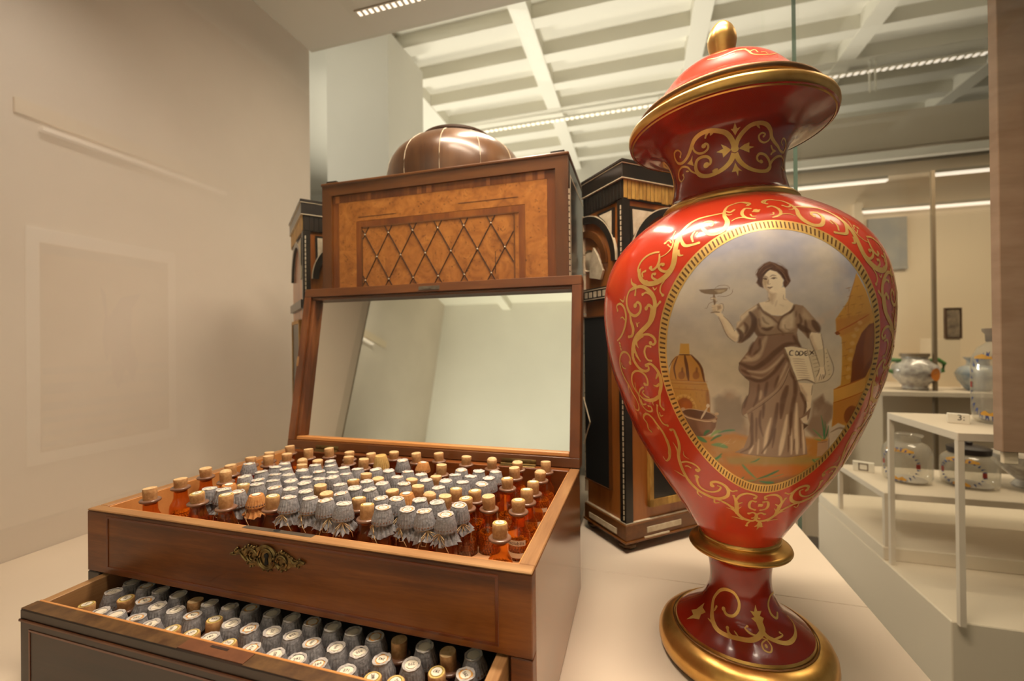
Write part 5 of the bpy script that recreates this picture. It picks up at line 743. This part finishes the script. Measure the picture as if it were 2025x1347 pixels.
def surf(k, th, arc, off=0.):
    """points of the vase's surface: turn th about the axis, arc up the profile, off outwards"""
    S, tt = FINE[k]; th = np.asarray(th, float); arc = np.clip(np.asarray(arc, float), 0, tt[-1]); e = 2e-4
    h = np.interp(arc, tt, S[:, 0]); r = np.interp(arc, tt, S[:, 1])
    dh = np.interp(np.minimum(arc + e, tt[-1]), tt, S[:, 0]) - np.interp(np.maximum(arc - e, 0), tt, S[:, 0]); dr_ = np.interp(np.minimum(arc + e, tt[-1]), tt, S[:, 1]) - np.interp(np.maximum(arc - e, 0), tt, S[:, 1])
    q = np.hypot(dh, dr_) + 1e-12; r = r + off * dh / q; h = h - off * dr_ / q
    return np.array(A0)[None] + h[..., None] * np.array(AK) + r[..., None] * (np.sin(th)[..., None] * np.array(AU) - np.cos(th)[..., None] * np.array(AV))
Mv = Matrix(((AU.x, AV.x, AK.x, A0.x), (AU.y, AV.y, AK.y, A0.y), (AU.z, AV.z, AK.z, A0.z), (0, 0, 0, 1)))
vs = thing('lidded_vase', 'tall red porcelain vase with gold scrolls and a painted woman', 'vase', tuple(A0))
def lt_(prof, n=96, cap=(False, False)): return MB().lathe([(r, h) for h, r in prof], n, Mv, 0, cap)
def curve(P, n): S, _ = fine(P, n); return [tuple(x) for x in S]
part('foot_rim', lt_([(.0018, .076), (.0028, .081), (.006, .0845), (.012, .0863), (.018, .0858), (.024, .0830), (.028, .0785), (.0310, .0730), (.0318, .0700), (.0312, .0685), (.033, .0680), (.0352, .0668), (.0340, .0655)], 96, (True, False)), 'gold', vs, 60)
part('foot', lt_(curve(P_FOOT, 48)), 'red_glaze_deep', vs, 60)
part('foot_line', lt_([(.0315, .0690), (.0308, .0698), (.0322, .0704), (.0330, .0692)]), 'gold_worn', vs, 60)
part('collar', lt_([(.109, .0340), (.1120, .0390), (.1150, .0460), (.1172, .0498), (.1190, .0508), (.1212, .0500), (.1230, .0470), (.1245, .0420), (.1270, .0385), (.130, .037)]), 'gold', vs, 60, label='brass-gold collar under the body')
part('base_ring', lt_([(.1265, .0385), (.1275, .0402), (.1295, .0408), (.1315, .0402), (.1325, .0385)]), 'gold', vs, 60)
body = part('body', lt_(curve(P_BODY, 120), 160), 'red_glaze', vs, 60)
part('shoulder_ring', lt_([(.4815, .0665), (.4835, .0680), (.4865, .0678), (.4895, .0655), (.4910, .0620)]), 'gold', vs, 60)
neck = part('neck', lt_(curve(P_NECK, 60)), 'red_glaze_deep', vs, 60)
part('rim', lt_([(.5655, .0985), (.5672, .1008), (.5695, .1023), (.5725, .1030), (.5755, .1029), (.5778, .1020), (.5788, .0990), (.5790, .086)]), 'gold', vs, 60)
ld = part('vase_lid', lt_(curve(P_LID, 40)), 'red_glaze', vs, 60)
part('lid_rim', lt_([(.5866, .0905), (.5874, .0915), (.5892, .0921), (.5912, .0919), (.5925, .0905), (.5930, .0870)]), 'gold_worn', ld, 60, label='dull gold rim of the lid')
part('lid_seat', lt_([(.5785, .0880), (.5830, .0892), (.5860, .0902), (.5868, .0909)]), 'gold', ld, 60)
part('finial', lt_([(.6440, .0150), (.6470, .0122), (.6520, .0115), (.6570, .0120), (.6605, .0128), (.6645, .0135), (.668, .0143), (.672, .0149), (.676, .0149), (.680, .0142), (.684, .0129), (.688, .0110), (.692, .0080), (.6950, .0045), (.6963, .0016), (.6966, .0002)], 40), 'gold', ld, 60, label='egg-shaped gold knob')
TH0, RM, AC = .05, .128, .2147
# gold scrollwork: tapering strokes laid on the glaze
def smoothline(P, n):
    P = np.array(P, float); t = np.r_[0, np.cumsum(np.hypot(*np.diff(P, axis=0).T) + 1e-9)]
    m = np.gradient(P, t, axis=0) if len(P) > 2 else np.repeat((P[1:] - P[:1]) / t[-1], len(P), 0)
    tt = np.linspace(0, t[-1], n); i = np.clip(np.searchsorted(t, tt) - 1, 0, len(t) - 2); h = t[i + 1] - t[i]; s = (tt - t[i]) / h
    return (2 * s**3 - 3 * s**2 + 1)[:, None] * P[i] + ((s**3 - 2 * s**2 + s) * h)[:, None] * m[i] + (3 * s**2 - 2 * s**3)[:, None] * P[i + 1] + ((s**3 - s**2) * h)[:, None] * m[i + 1]
GM = {k: MB() for k in 'BNFL'}; layer = [0]
def rad(k, arc): return np.interp(arc, FINE[k][1], FINE[k][0][:, 1])
def stroke(k, ths, arcs, ws, bs, be):
    layer[0] += 1; off = .00018 + (layer[0] % 9) * .000012
    r0 = float(rad(k, np.mean(arcs))); P = np.stack([np.array(ths) * r0, np.array(arcs)], 1); n = max(4, 5 * len(ths)); L = smoothline(P, n)
    d = np.gradient(L, axis=0); d /= np.linalg.norm(d, axis=1)[:, None] + 1e-12; nn = np.stack([-d[:, 1], d[:, 0]], 1)
    t = np.linspace(0, 1, n); w_ = np.interp(t, (0, .5, 1), ws)[:, None] / 2
    for sgn in (1,):
        A, B_ = L + nn * w_, L - nn * w_
        q = np.concatenate([A, B_]); X = surf(k, q[:, 0] / r0, q[:, 1], off)
        GM[k].add([tuple(x) for x in X], [(i, i + 1, n + i + 1, n + i) for i in range(n - 1)])
    for c, r in ((L[0], bs), (L[-1], be)):
        if r > 0:
            a = np.linspace(0, 2 * PI, 14, endpoint=False); q = np.stack([c[0] + r * np.cos(a), c[1] + r * np.sin(a)], 1)
            q = np.concatenate([c[None], q]); X = surf(k, q[:, 0] / r0, q[:, 1], off + .00002); GM[k].add([tuple(x) for x in X], [(0, i + 1, (i + 1) % 14 + 1) for i in range(14)])
for k, mir, w0, w1, w2, bs, be, fl in GOLD['strokes']:
    th = [a * 1e-4 for a in fl[0::2]]; ar = [a * 1e-5 for a in fl[1::2]]; wk = 1.6 if k == 'B' else 1.15; ws = [w0 * wk * 1e-6, w1 * wk * 1e-6, w2 * wk * 1e-6]
    stroke(k, th, ar, ws, bs * 1e-6, be * 1e-6)
    if mir: stroke(k, [2 * TH0 - a for a in th], ar, ws, bs * 1e-6, be * 1e-6)
def gpoly(k, th, ar):
    r0 = float(rad(k, np.mean(ar))); V = [Vector((a * r0, b)) for a, b in zip(th, ar)]; n = len(V)
    vo, _, fo, _, _, _ = delaunay_2d_cdt(V, [(i, (i + 1) % n) for i in range(n)], [list(range(n))], 1, 1e-9)
    q = np.array([v[:] for v in vo]); X = surf(k, q[:, 0] / r0, q[:, 1], .0002); GM[k].add([tuple(x) for x in X], [tuple(f) for f in fo])
for k, fl in GOLD['polys']: gpoly(k, [a * 1e-4 for a in fl[0::2]], [a * 1e-5 for a in fl[1::2]])
part('gold_scrollwork', GM['B'], 'gold_leaf', body, 60, label='painted gold scrolls round the medallion')
part('gold_scrollwork', GM['N'], 'gold_leaf', neck, 60, label='gold butterfly-shaped scroll on the neck')
part('gold_scrollwork', GM['F'], 'gold_leaf', vs, 60, label='gold scrolls on the foot'); part('gold_scrollwork', GM['L'], 'gold_leaf', ld, 60)
# medallion: gold fluted border and the painting on china
SA, SB = .084, .1172
def ell(a, f): return TH0 + SA * f * math.cos(a) / RM, AC + SB * f * math.sin(a)
N = 160; mb = MB(); v = []
for i in range(N):
    a = 2 * PI * i / N
    for f in (.985, 1.04, 1.078): v.append(ell(a, f))
q = np.array(v); X = surf('B', q[:, 0], q[:, 1], .00035); f = []
for i in range(N):
    k = (i + 1) % N
    for j in (0, 1): f.append((3 * i + j, 3 * i + j + 1, 3 * k + j + 1, 3 * k + j))
mb.add([tuple(x) for x in X], f); bd = part('medallion_border', mb, 'gold_leaf', vs, 60, label='gold fluted border of the painting')
mb = MB(); NT = 170
for i in range(NT):
    a = 2 * PI * i / NT; da = 2 * PI / NT * .19
    q = np.array([ell(a - da, 1.0), ell(a + da, 1.0), ell(a + da, 1.062), ell(a - da, 1.062)]); X = surf('B', q[:, 0], q[:, 1], .00048); mb.add([tuple(x) for x in X], [(0, 1, 2, 3)])
part('border_flute', mb, 'tick_brown', bd, kind='stuff')
# the painting, brushed point by point onto a fine grid (units .1 mm about the medallion's centre)
gx, gy = np.arange(-870, 871, 5.2), np.arange(-1200, 1201, 5.2); GX, GY = np.meshgrid(gx, gy); H_, Wd = GX.shape
def vnoise(s, seed):
    r = np.random.RandomState(seed); n = 64; g = r.rand(n, n); u, v_ = (GX + 3000) / s, (GY + 3000) / s; i, j = u.astype(int), v_.astype(int); a, b = u - i, v_ - j; a, b = a * a * (3 - 2 * a), b * b * (3 - 2 * b)
    return (g[j % n, i % n] * (1 - a) + g[j % n, (i + 1) % n] * a) * (1 - b) + (g[(j + 1) % n, i % n] * (1 - a) + g[(j + 1) % n, (i + 1) % n] * a) * b
def fbm(s, seed): return sum(vnoise(s / 2**k, seed + k) * .5**k for k in range(5)) / 1.94
def mixc(img, c, al):
    img *= (1 - al)[..., None]; img += al[..., None] * np.array(c, float)
n1, n2, n3, n4 = fbm(520, 1), fbm(300, 20), fbm(140, 40), fbm(60, 60)
img = np.zeros((H_, Wd, 3)); tY = np.clip((GY + 700) / 1800, 0, 1)
img[:] = np.array((196, 182, 160)); mixc(img, (160, 158, 170), np.clip((tY - .42) * 1.9, 0, 1) * .95)
mixc(img, (206, 192, 172), np.clip((n1 - .52) * 4, 0, 1) * .75); mixc(img, (146, 138, 140), np.clip((n2 - .55) * 4, 0, 1) * np.clip(tY * 1.3, 0, 1) * .5)
mixc(img, (150, 136, 116), np.clip((.50 - n1) * 4, 0, 1) * np.clip(1.25 - tY * 1.3, 0, 1) * .6)
mixc(img, (140, 144, 166), np.clip((n2 - .5) * 3, 0, 1) * np.clip((GX - 100) / 500, 0, 1) * np.clip((tY - .55) * 3, 0, 1) * .8)
mixc(img, (198, 166, 140), np.clip((n3 - .55) * 4, 0, 1) * np.clip((GX + 100) / 400, 0, 1) * np.clip(1 - abs(tY - .62) * 4, 0, 1) * .5)
wob = (n4 - .5) * 8
def seg_d(P):
    best = np.full(GX.shape, 1e9); tt = np.zeros(GX.shape); m = len(P) - 1; return best, tt, m
def window(P, pad):
    x0, y0, x1, y1 = P[:, 0].min() - pad, P[:, 1].min() - pad, P[:, 0].max() + pad, P[:, 1].max() + pad
    return slice(max(0, np.searchsorted(gy, y0)), np.searchsorted(gy, y1)), slice(max(0, np.searchsorted(gx, x0)), np.searchsorted(gx, x1))
def dist(P, X, Y, closed):
    m = len(P) - (0 if closed else 1); best = np.full(X.shape, 1e9); par = np.zeros(X.shape)
    for i in range(m):
        a, b = P[i], P[(i + 1) % len(P)]; d = b - a; L = d @ d + 1e-9
        t = np.clip(((X - a[0]) * d[0] + (Y - a[1]) * d[1]) / L, 0, 1); q = np.hypot(X - a[0] - t * d[0], Y - a[1] - t * d[1]); k = q < best; best = np.where(k, q, best); par = np.where(k, (i + t) / m, par)
    return best, par
for op in PAINT:
    c = op[1]; al = op[2] / 100; soft = max(2.5, op[3] * 2.2); pts = op[-1]
    P = np.array(pts, float).reshape(-1, 2)
    if len(P) < 2: continue
    if op[0] == 'f':
        ys_, xs_ = window(P, soft * 2 + 8); X, Y = GX[ys_, xs_], GY[ys_, xs_]
        if X.size == 0: continue
        wv = wob[ys_, xs_] * min(1.5, soft / 8); Xw, Yw = X + wv, Y + wv
        ins = np.zeros(X.shape, bool)
        for i in range(len(P)):
            a, b = P[i], P[(i + 1) % len(P)]
            if a[1] != b[1]: ins ^= ((Yw > min(a[1], b[1])) & (Yw <= max(a[1], b[1])) & (Xw < (b[0] - a[0]) * (Yw - a[1]) / (b[1] - a[1]) + a[0]))
        d, _ = dist(P, Xw, Yw, True); sd = np.where(ins, d, -d); A = np.clip(.5 + sd / soft, 0, 1) * al
        if soft > 15: A = A * np.clip(.45 + n3[ys_, xs_] * 1.1, 0, 1)
    else:
        w0, w1 = op[4], op[5]; Q = smoothline(P, 4 * len(P)) if len(P) > 2 else P
        ys_, xs_ = window(Q, max(w0, w1) + soft * 2 + 8); X, Y = GX[ys_, xs_], GY[ys_, xs_]
        if X.size == 0: continue
        d, par = dist(Q, X + wob[ys_, xs_] * .5, Y, False); hw_ = (w0 + (w1 - w0) * par) / 2; hw_ = hw_ * (1 - .55 * np.abs(2 * par - 1) ** 3)
        A = np.clip(.5 + (hw_ - d) / soft, 0, 1) * al
        if w0 > 30: A = A * np.clip(.55 + n4[ys_, xs_] * .9, 0, 1)
    s_ = img[ys_, xs_]; mixc(s_, c, A)
img = 255 * (img / 255) ** .92
lum = img.mean(axis=2, keepdims=True); img = np.clip(lum + (img - lum) * 1.12, 0, 255); img = np.clip(128 + (img - 128) * 1.10 + 8, 0, 255)
img *= (1 + (n4 - .5) * .07)[..., None]; img = np.clip(img, 0, 255)
keep = (GX / (SA * 1e4)) ** 2 + (GY / (SB * 1e4)) ** 2 <= 1.01 ** 2
idx = -np.ones((H_, Wd), int); kk = np.zeros((H_, Wd), bool)
quad = keep[:-1, :-1] & keep[1:, :-1] & keep[:-1, 1:] & keep[1:, 1:]
kk[:-1, :-1] |= quad; kk[1:, :-1] |= quad; kk[:-1, 1:] |= quad; kk[1:, 1:] |= quad
idx[kk] = np.arange(kk.sum()); XYZ = surf('B', TH0 + GX[kk] * 1e-4 / RM, AC + GY[kk] * 1e-4, .00022)
qi = np.argwhere(quad); Fq = np.stack([idx[qi[:, 0], qi[:, 1]], idx[qi[:, 0], qi[:, 1] + 1], idx[qi[:, 0] + 1, qi[:, 1] + 1], idx[qi[:, 0] + 1, qi[:, 1]]], 1)
me = bpy.data.meshes.new('painted_medallion'); me.vertices.add(len(XYZ)); me.vertices.foreach_set('co', XYZ.ravel()); me.loops.add(Fq.size); me.loops.foreach_set('vertex_index', Fq.ravel().astype(np.int32))
me.polygons.add(len(Fq)); me.polygons.foreach_set('loop_start', np.arange(0, Fq.size, 4, dtype=np.int32)); me.polygons.foreach_set('use_smooth', np.ones(len(Fq), bool)); me.update(calc_edges=True); me.validate()
at = me.color_attributes.new('paint', 'FLOAT_COLOR', 'POINT'); ccol = img[kk] / 255; ccol = np.where(ccol <= .04045, ccol / 12.92, ((ccol + .055) / 1.055) ** 2.4)
at.data.foreach_set('color', np.concatenate([ccol, np.ones((len(ccol), 1))], 1).astype(np.float32).ravel()); me.materials.append(MATS['china_paint'])
part('painted_medallion', me, None, vs, label='painted china picture of a robed woman holding a bowl and codex')
# ================================================================== domed marquetry cabinet behind the chest
cb_ = thing('domed_cabinet', 'inlaid wooden cabinet with a dome and splayed side wings behind the chest', 'cabinet', (.242, .512, TZ))
x0, x1, yf, yb, zt = .0085, .4755, .36, .664, .4795
part('cabinet_body', MB().box(x0 + .001, x1 - .001, yf + .012, yb, TZ + .012, zt - .006, .001), 'ebony', cb_)
def mitre(mb, xa, xb, za, zb, w_, yfr, ybk, which):
    """one mitred member of a rectangular frame in the front plane"""
    if which == 't': p = [(xa, zb), (xb, zb), (xb - w_, zb - w_), (xa + w_, zb - w_)]
    if which == 'b': p = [(xa, za), (xa + w_, za + w_), (xb - w_, za + w_), (xb, za)]
    if which == 'l': p = [(xa, za), (xa, zb), (xa + w_, zb - w_), (xa + w_, za + w_)]
    if which == 'r': p = [(xb, za), (xb - w_, za + w_), (xb - w_, zb - w_), (xb, zb)]
    n = 4; mb.add([(x, yfr, z) for x, z in p] + [(x, ybk, z) for x, z in p], [(0, 1, 2, 3), (7, 6, 5, 4)] + [(i, (i + 1) % 4, 4 + (i + 1) % 4, 4 + i) for i in range(4)]); return mb
zb0 = TZ + .012; xa, xb, za, zb = x0, x1, zb0, zt - .004
for nm, w_, yy, mt in (('frame_moulding', .0205, .3600, ('cabinet_frame', 'cabinet_frame_z')), ('crossband', .0140, .3640, ('crossband', 'crossband')), ('burl_border', .0375, .3638, ('burl', 'burl')), ('crossband', .0110, .3640, ('crossband', 'crossband'))):
    for s_ in 'tblr': part(nm, mitre(MB(), xa + .0002, xb - .0002, za + .0002, zb - .0002, w_ - .0003, yy, .373, s_), mt[0] if s_ in 'tb' else mt[1], cb_)
    xa += w_; xb -= w_; za += w_; zb -= w_
for i in range(20):      # lighter blocks let into the crossbanding
    k = RNG.rand()
    x = .03 + .42 * k
    part('band_block', MB().box(x, x + .006 + .006 * RNG.rand(), .3638, .366, .4415, .4545), 'wing_wood', cb_) if i < 7 else None
part('field_panel', MB().box(xa, xb, .3645, .373, za, zb), 'burl', cb_)
part('field_edge', MB().box(xa, xa + .0025, .3636, .366, za, zb).box(xb - .0085, xb - .0065, .3636, .366, za, zb).box(xa, xb, .3636, .366, zb - .0022, zb), 'cabinet_frame', cb_)
# lozenge lines and bone studs
cx, cz, dx, dz = .2221, .3777, .0490, .0420
mb = MB(); st = MB(); fz0, fz1, fx0, fx1 = za + .001, zb - .002, xa + .003, xb - .009
def clipseg(x, z, X, Z):
    t0, t1 = 0., 1.
    for p, q0, q1, d in ((x, fx0, fx1, X - x), (z, fz0, fz1, Z - z)):
        if abs(d) < 1e-9: continue
        a, b = (q0 - p) / d, (q1 - p) / d
        if a > b: a, b = b, a
        t0, t1 = max(t0, a), min(t1, b)
    return None if t0 >= t1 else (x + (X - x) * t0, z + (Z - z) * t0, x + (X - x) * t1, z + (Z - z) * t1)
for j in range(-16, 2):
    for i in range(-6, 7):
        x = .2461 + dx * (i + (.5 if j % 2 else 0)); z = cz + dz * j
        for s_ in (-1, 1):
            c = clipseg(x, z, x + s_ * dx / 2, z - dz)
            if c:
                d = Vector((c[2] - c[0], 0, c[3] - c[1])); L = d.length
                if L > 1e-4: mb.box(0, L, -.0009, .0009, -.0006, .0006, 0, 0, Matrix.Translation((c[0], .3643, c[1])) @ Matrix.Rotation(-math.atan2(d.z, d.x), 4, 'Y'))
        if fx0 < x < fx1 and fz0 - .002 < z < fz1 + .002: st.ball((x, .3638, z), .0016, 8)
part('lozenge_line', mb, 'dark_groove', cb_, kind='stuff'); part('bone_stud', st, 'bone', cb_, 60, kind='stuff')
part('panel_crack', MB().box(.351, .3518, .3640, .3650, .292, .330).box(.085, .165, .3634, .3645, .4108, .4114).box(.285, .392, .3634, .3645, .4165, .4170), 'dark_groove', cb_)
part('top_board', MB().box(x0 - .002, x1 + .002, yf - .002, yb, zt - .0055, zt, .0015), 'cabinet_frame', cb_)
for x in (x0 + .006, x1 - .029): part('corner_block', MB().box(x, x + .023, yf + .004, yf + .03, zt, zt + .0055, .0008), 'ebony', cb_)
# right flank with bone pegs and an arch
part('side_panel', MB().box(x1 - .001, x1 + .001, yf + .012, yb - .004, TZ + .02, zt - .01), 'ebony', cb_)
for k in range(34):
    z = .10 + k * .0095; part('bone_peg', MB().box(x1, x1 + .0016, yf + .004, yf + .0065, z, z + .0078), 'bone', cb_)
part('bone_line', MB().box(x1, x1 + .0015, yf + .015, yb - .01, zt - .034, zt - .032).box(x1, x1 + .0015, yf + .0155, yf + .018, .2, zt - .034), 'bone', cb_)
# dome
Md = Matrix.Translation((.219, .512, zt))
dp_ = [(.146, 0), (.1468, .02), (.1462, .04), (.1435, .058), (.138, .074), (.130, .088), (.119, .1005), (.106, .1115), (.092, .1205), (.079, .127), (.066, .132)]
dp_ = [(r * (.965 if z < .1 else 1.0 - .035 * (.132 - z) / .032), z * .85) for r, z in dp_]
dome = part('dome', MB().lathe(dp_, 64, Md, 0, (True, True)), 'dome_wood', cb_, 60)
for i in range(12):
    a = 2 * PI * i / 12 + .19
    part('bone_rib', MB().tube([(Md @ Vector((r * math.cos(a), r * math.sin(a), z))) for r, z in dp_], .0006, 5), 'bone', dome, 60)
rz_ = dp_[-1]
part('dome_ring', MB().lathe([(rz_[0] - .008, rz_[1] - .002), (rz_[0] + .001, rz_[1] - .001), (rz_[0] + .006, rz_[1] + .003), (rz_[0] + .006, rz_[1] + .007), (rz_[0] - .006, rz_[1] + .0075), (rz_[0] - .012, rz_[1] + .004)], 48, Md), 'ring_wood', dome, 50, label='flat dark ring on the dome')
# splayed wings; local axes: u along the narrow face, v along the wide face
def wing(corner, du, dv, side):
    Mw = Matrix(((du[0], dv[0], 0, corner[0]), (du[1], dv[1], 0, corner[1]), (0, 0, 1, 0), (0, 0, 0, 1)))
    U, V = .112, .215
    def bx(u0, u1, v0, v1, z0, z1, c=0): return MB().box(u0, u1, v0, v1, z0, z1, c, 0, Mw)
    wg = part('wing', bx(.003, U - .001, .003, V, TZ + .022, .44), 'wing_wood', cb_, label='splayed cabinet wing with arches and bone inlay')
    part('cornice', bx(-.004, U, -.004, V, .4425, .4655, .0008), 'ebony', wg); part('cornice_cap', bx(-.006, U, -.006, V, .4668, .4725, .001), 'ebony', wg)
    part('bone_line', bx(-.005, U, -.005, V, .4655, .4668), 'bone', wg); part('bone_line', bx(-.0045, U, -.0045, V, .4412, .4425), 'bone', wg)
    # frieze of gilt reeds
    part('frieze', bx(0, U, -.0005, V, .4085, .4411), 'ebony', wg)
    for k in range(26): part('gilt_reed', bx(.004 + .0081 * k - .004, .004, -.0025, 0, .4095 + .004 * RNG.rand(), .4408) if False else MB().box(-.0015, 0, .0015 + .0081 * k, .0083 + .0081 * k, .4088 + .003 * RNG.rand(), .4408, .0004, 0, Mw @ Matrix(((0, 1, 0, 0), (1, 0, 0, 0), (0, 0, 1, 0), (0, 0, 0, 1))) @ Matrix(((0, 1, 0, 0), (1, 0, 0, 0), (0, 0, 1, 0), (0, 0, 0, 1)))), 'gilt_wood', wg)
    for k in range(12): part('dark_reed', MB().box(.003 + .009 * k, .0105 + .009 * k, -.0018, 0, .4100, .4395, .0004, 0, Mw), 'ebony', wg)
    # narrow face (plane v=0): stile, bone pegs, half arch, lower dark panel
    fb = lambda u0, u1, z0, z1, d=.0015: bx(u0, u1, -d, .003, z0, z1)
    part('corner_stile', bx(-.001, .0135, -.001, .0135, TZ + .02, .4085), 'ebony', wg)
    for k in range(60): part('bone_peg', bx(.0030, .0050, -.0022, 0, -.115 + .0086 * k, -.1085 + .0086 * k), 'bone', wg)
    for k in range(14): part('pale_edge', bx(.1108, .1135, -.0022, .003, -.100 + .0365 * k, -.0650 + .0365 * k), 'bone', wg)  # pale segmented strip added for the bright line down the wing's edge
    def arch(face, c, zc, r0, r1, a0, a1, mat, d, nm, n=18):
        p = [(c + r * math.cos(a), zc + r * math.sin(a)) for r, aa in ((r0, np.linspace(a0, a1, n)), (r1, np.linspace(a1, a0, n))) for a in aa]
        mb = MB(); k = len(p)
        P3 = [((q, -d, z) if face == 'u' else (-d, q, z)) for q, z in p] + [((q, .002, z) if face == 'u' else (.002, q, z)) for q, z in p]
        fs = [(i, i + 1, 2 * n - 2 - i, 2 * n - 1 - i) for i in range(n - 1)] + [(i, (i + 1) % k, k + (i + 1) % k, k + i) for i in range(k)]
        mb.add(P3, fs, 0, Mw); return part(nm, mb, mat, wg)
    arch('u', .1105, .312, .0815, .0935, PI / 2, PI, 'ebony', .003, 'arch_band'); arch('u', .1105, .312, .0935, .0950, PI / 2, PI, 'bone', .0032, 'arch_line')
    arch('u', .1105, .312, .056, .068, PI / 2, PI, 'cabinet_frame', .003, 'arch_moulding')
    arch('v', .107, .312, .0815, .0920, .15, PI, 'ebony', .003, 'arch_band', 26); arch('v', .107, .312, .0920, .0936, .15, PI, 'bone', .0032, 'arch_line', 26)
    def tri(face, pts, mat, d, nm):
        n = len(pts); P3 = [((q, -d, z) if face == 'u' else (-d, q, z)) for q, z in pts] + [((q, .002, z) if face == 'u' else (.002, q, z)) for q, z in pts]
        return part(nm, MB().add(P3, [tuple(range(n)), tuple(range(2 * n - 1, n - 1, -1))] + [(i, (i + 1) % n, n + (i + 1) % n, n + i) for i in range(n)], 0, Mw), mat, wg)
    tri('u', [(.0225, .4010), (.0700, .4010), (.0480, .3860), (.0335, .3690), (.0240, .3440)], 'ebony', .0020, 'spandrel_edge'); tri('u', [(.0265, .3965), (.0610, .3965), (.0445, .3835), (.0335, .3690), (.0272, .3540)], 'bone', .0030, 'bone_spandrel')
    tri('v', [(.0135, .3980), (.0720, .3980), (.0450, .3840), (.0290, .3650), (.0150, .3400)], 'ebony', .0020, 'spandrel_edge'); tri('v', [(.0178, .3930), (.0620, .3930), (.0420, .3800), (.0300, .3660), (.0192, .3500)], 'bone', .0030, 'bone_spandrel')
    tri('u', [(.052, .300), (.068, .330), (.080, .345), (.090, .318), (.092, .292), (.060, .285)], 'bone', .0026, 'bone_inlay')
    part('shell_inlay', MB().lathe([(.0005, 0), (.012, -.001), (.018, -.003), (.020, -.0005)], 20, Mw @ Matrix.Translation((.1, 0, .325)) @ Matrix.Rotation(PI / 2, 4, 'X'), 0, (False, False)), 'bone', wg, 60)
    part('impost_band', fb(.006, U, .250, .272, .0035), 'ebony', wg); part('bone_line', fb(.006, U, .2680, .2695, .0045), 'bone', wg); part('bone_line', fb(.006, U, .2515, .2530, .0045), 'bone', wg)
    for k in range(7): part('bone_inlay', fb(.016 + .0135 * k, .024 + .0135 * k, .2555, .2655, .0045), 'bone', wg)
    part('dark_panel', fb(.040, U, -.075, .220, .002), 'black', wg)
    part('panel_bead', fb(.0380, .0400, -.077, .222, .0035).box(.038, U, -.0035, .003, .220, .222, 0, 0, Mw).box(.038, U, -.0035, .003, -.077, -.075, 0, 0, Mw), 'cabinet_frame_z', wg)
    for s_ in (-1, 1):
        part('lozenge_line', MB().box(0, .048, -.0042, -.002, -.0006, .0006, 0, 0, Mw @ Matrix.Translation((.094, 0, .03)) @ Matrix.Rotation(-s_ * 1.12, 4, 'Y')), 'bone', wg)
    # wide face (plane u=0)
    wb = lambda v0, v1, z0, z1, d=.0015: bx(-d, .003, v0, v1, z0, z1)
    part('impost_band', wb(.0135, V, .252, .270, .0035), 'ebony', wg)
    part('panel_frame', wb(.047, .055, -.10, .23, .004).box(-.004, .003, .047, V - .03, -.10, -.088, 0, 0, Mw).box(-.004, .003, .047, V - .03, .222, .23, 0, 0, Mw).box(-.004, .003, V - .038, V - .03, -.10, .23, 0, 0, Mw), 'gilt_wood', wg)
    part('dark_panel', wb(.055, V - .038, -.088, .222, .002), 'ebony', wg)
    # base with bone tablets and bun feet
    part('base_moulding', bx(-.005, U, -.005, V, TZ + .018, TZ + .044, .001), 'cabinet_frame', wg); part('bone_line', bx(-.002, U, -.002, V, TZ + .044, TZ + .0455), 'bone', wg)
    part('bone_tablet', bx(.018, .096, -.0062, 0, -.1420, -.1330), 'bone', wg); part('bone_tablet', bx(-.0062, 0, .038, .113, -.1390, -.1300), 'bone', wg); part('bone_tablet', bx(-.0062, 0, .150, .206, -.1390, -.1300), 'bone', wg)
    part('bone_slip', bx(-.0075, 0, .032, .085, -.1470, -.1445), 'bone', wg)
    part('base_edge', bx(-.008, U, -.008, V, TZ + .0150, TZ + .0185, .0006), 'cabinet_frame', wg)
    for u, v_ in ((.012, .012), (.1, V - .015), (.1, .012)):
        fm = MB().lathe([(.006, 0), (.012, .002), (.0155, .006), (.0150, .010), (.010, .0150)], 24, Mw @ Matrix.Translation((u, v_, TZ)), 0, (True, True), lambda a, j: 1 + .05 * math.cos(9 * a)); part('bun_foot', fm, 'foot_bronze', wg, 60)
wing((.558, .402), (-.656, .755), (.755, .656), 'r')
wing((-.074, .402), (.656, .755), (-.755, .656), 'l')
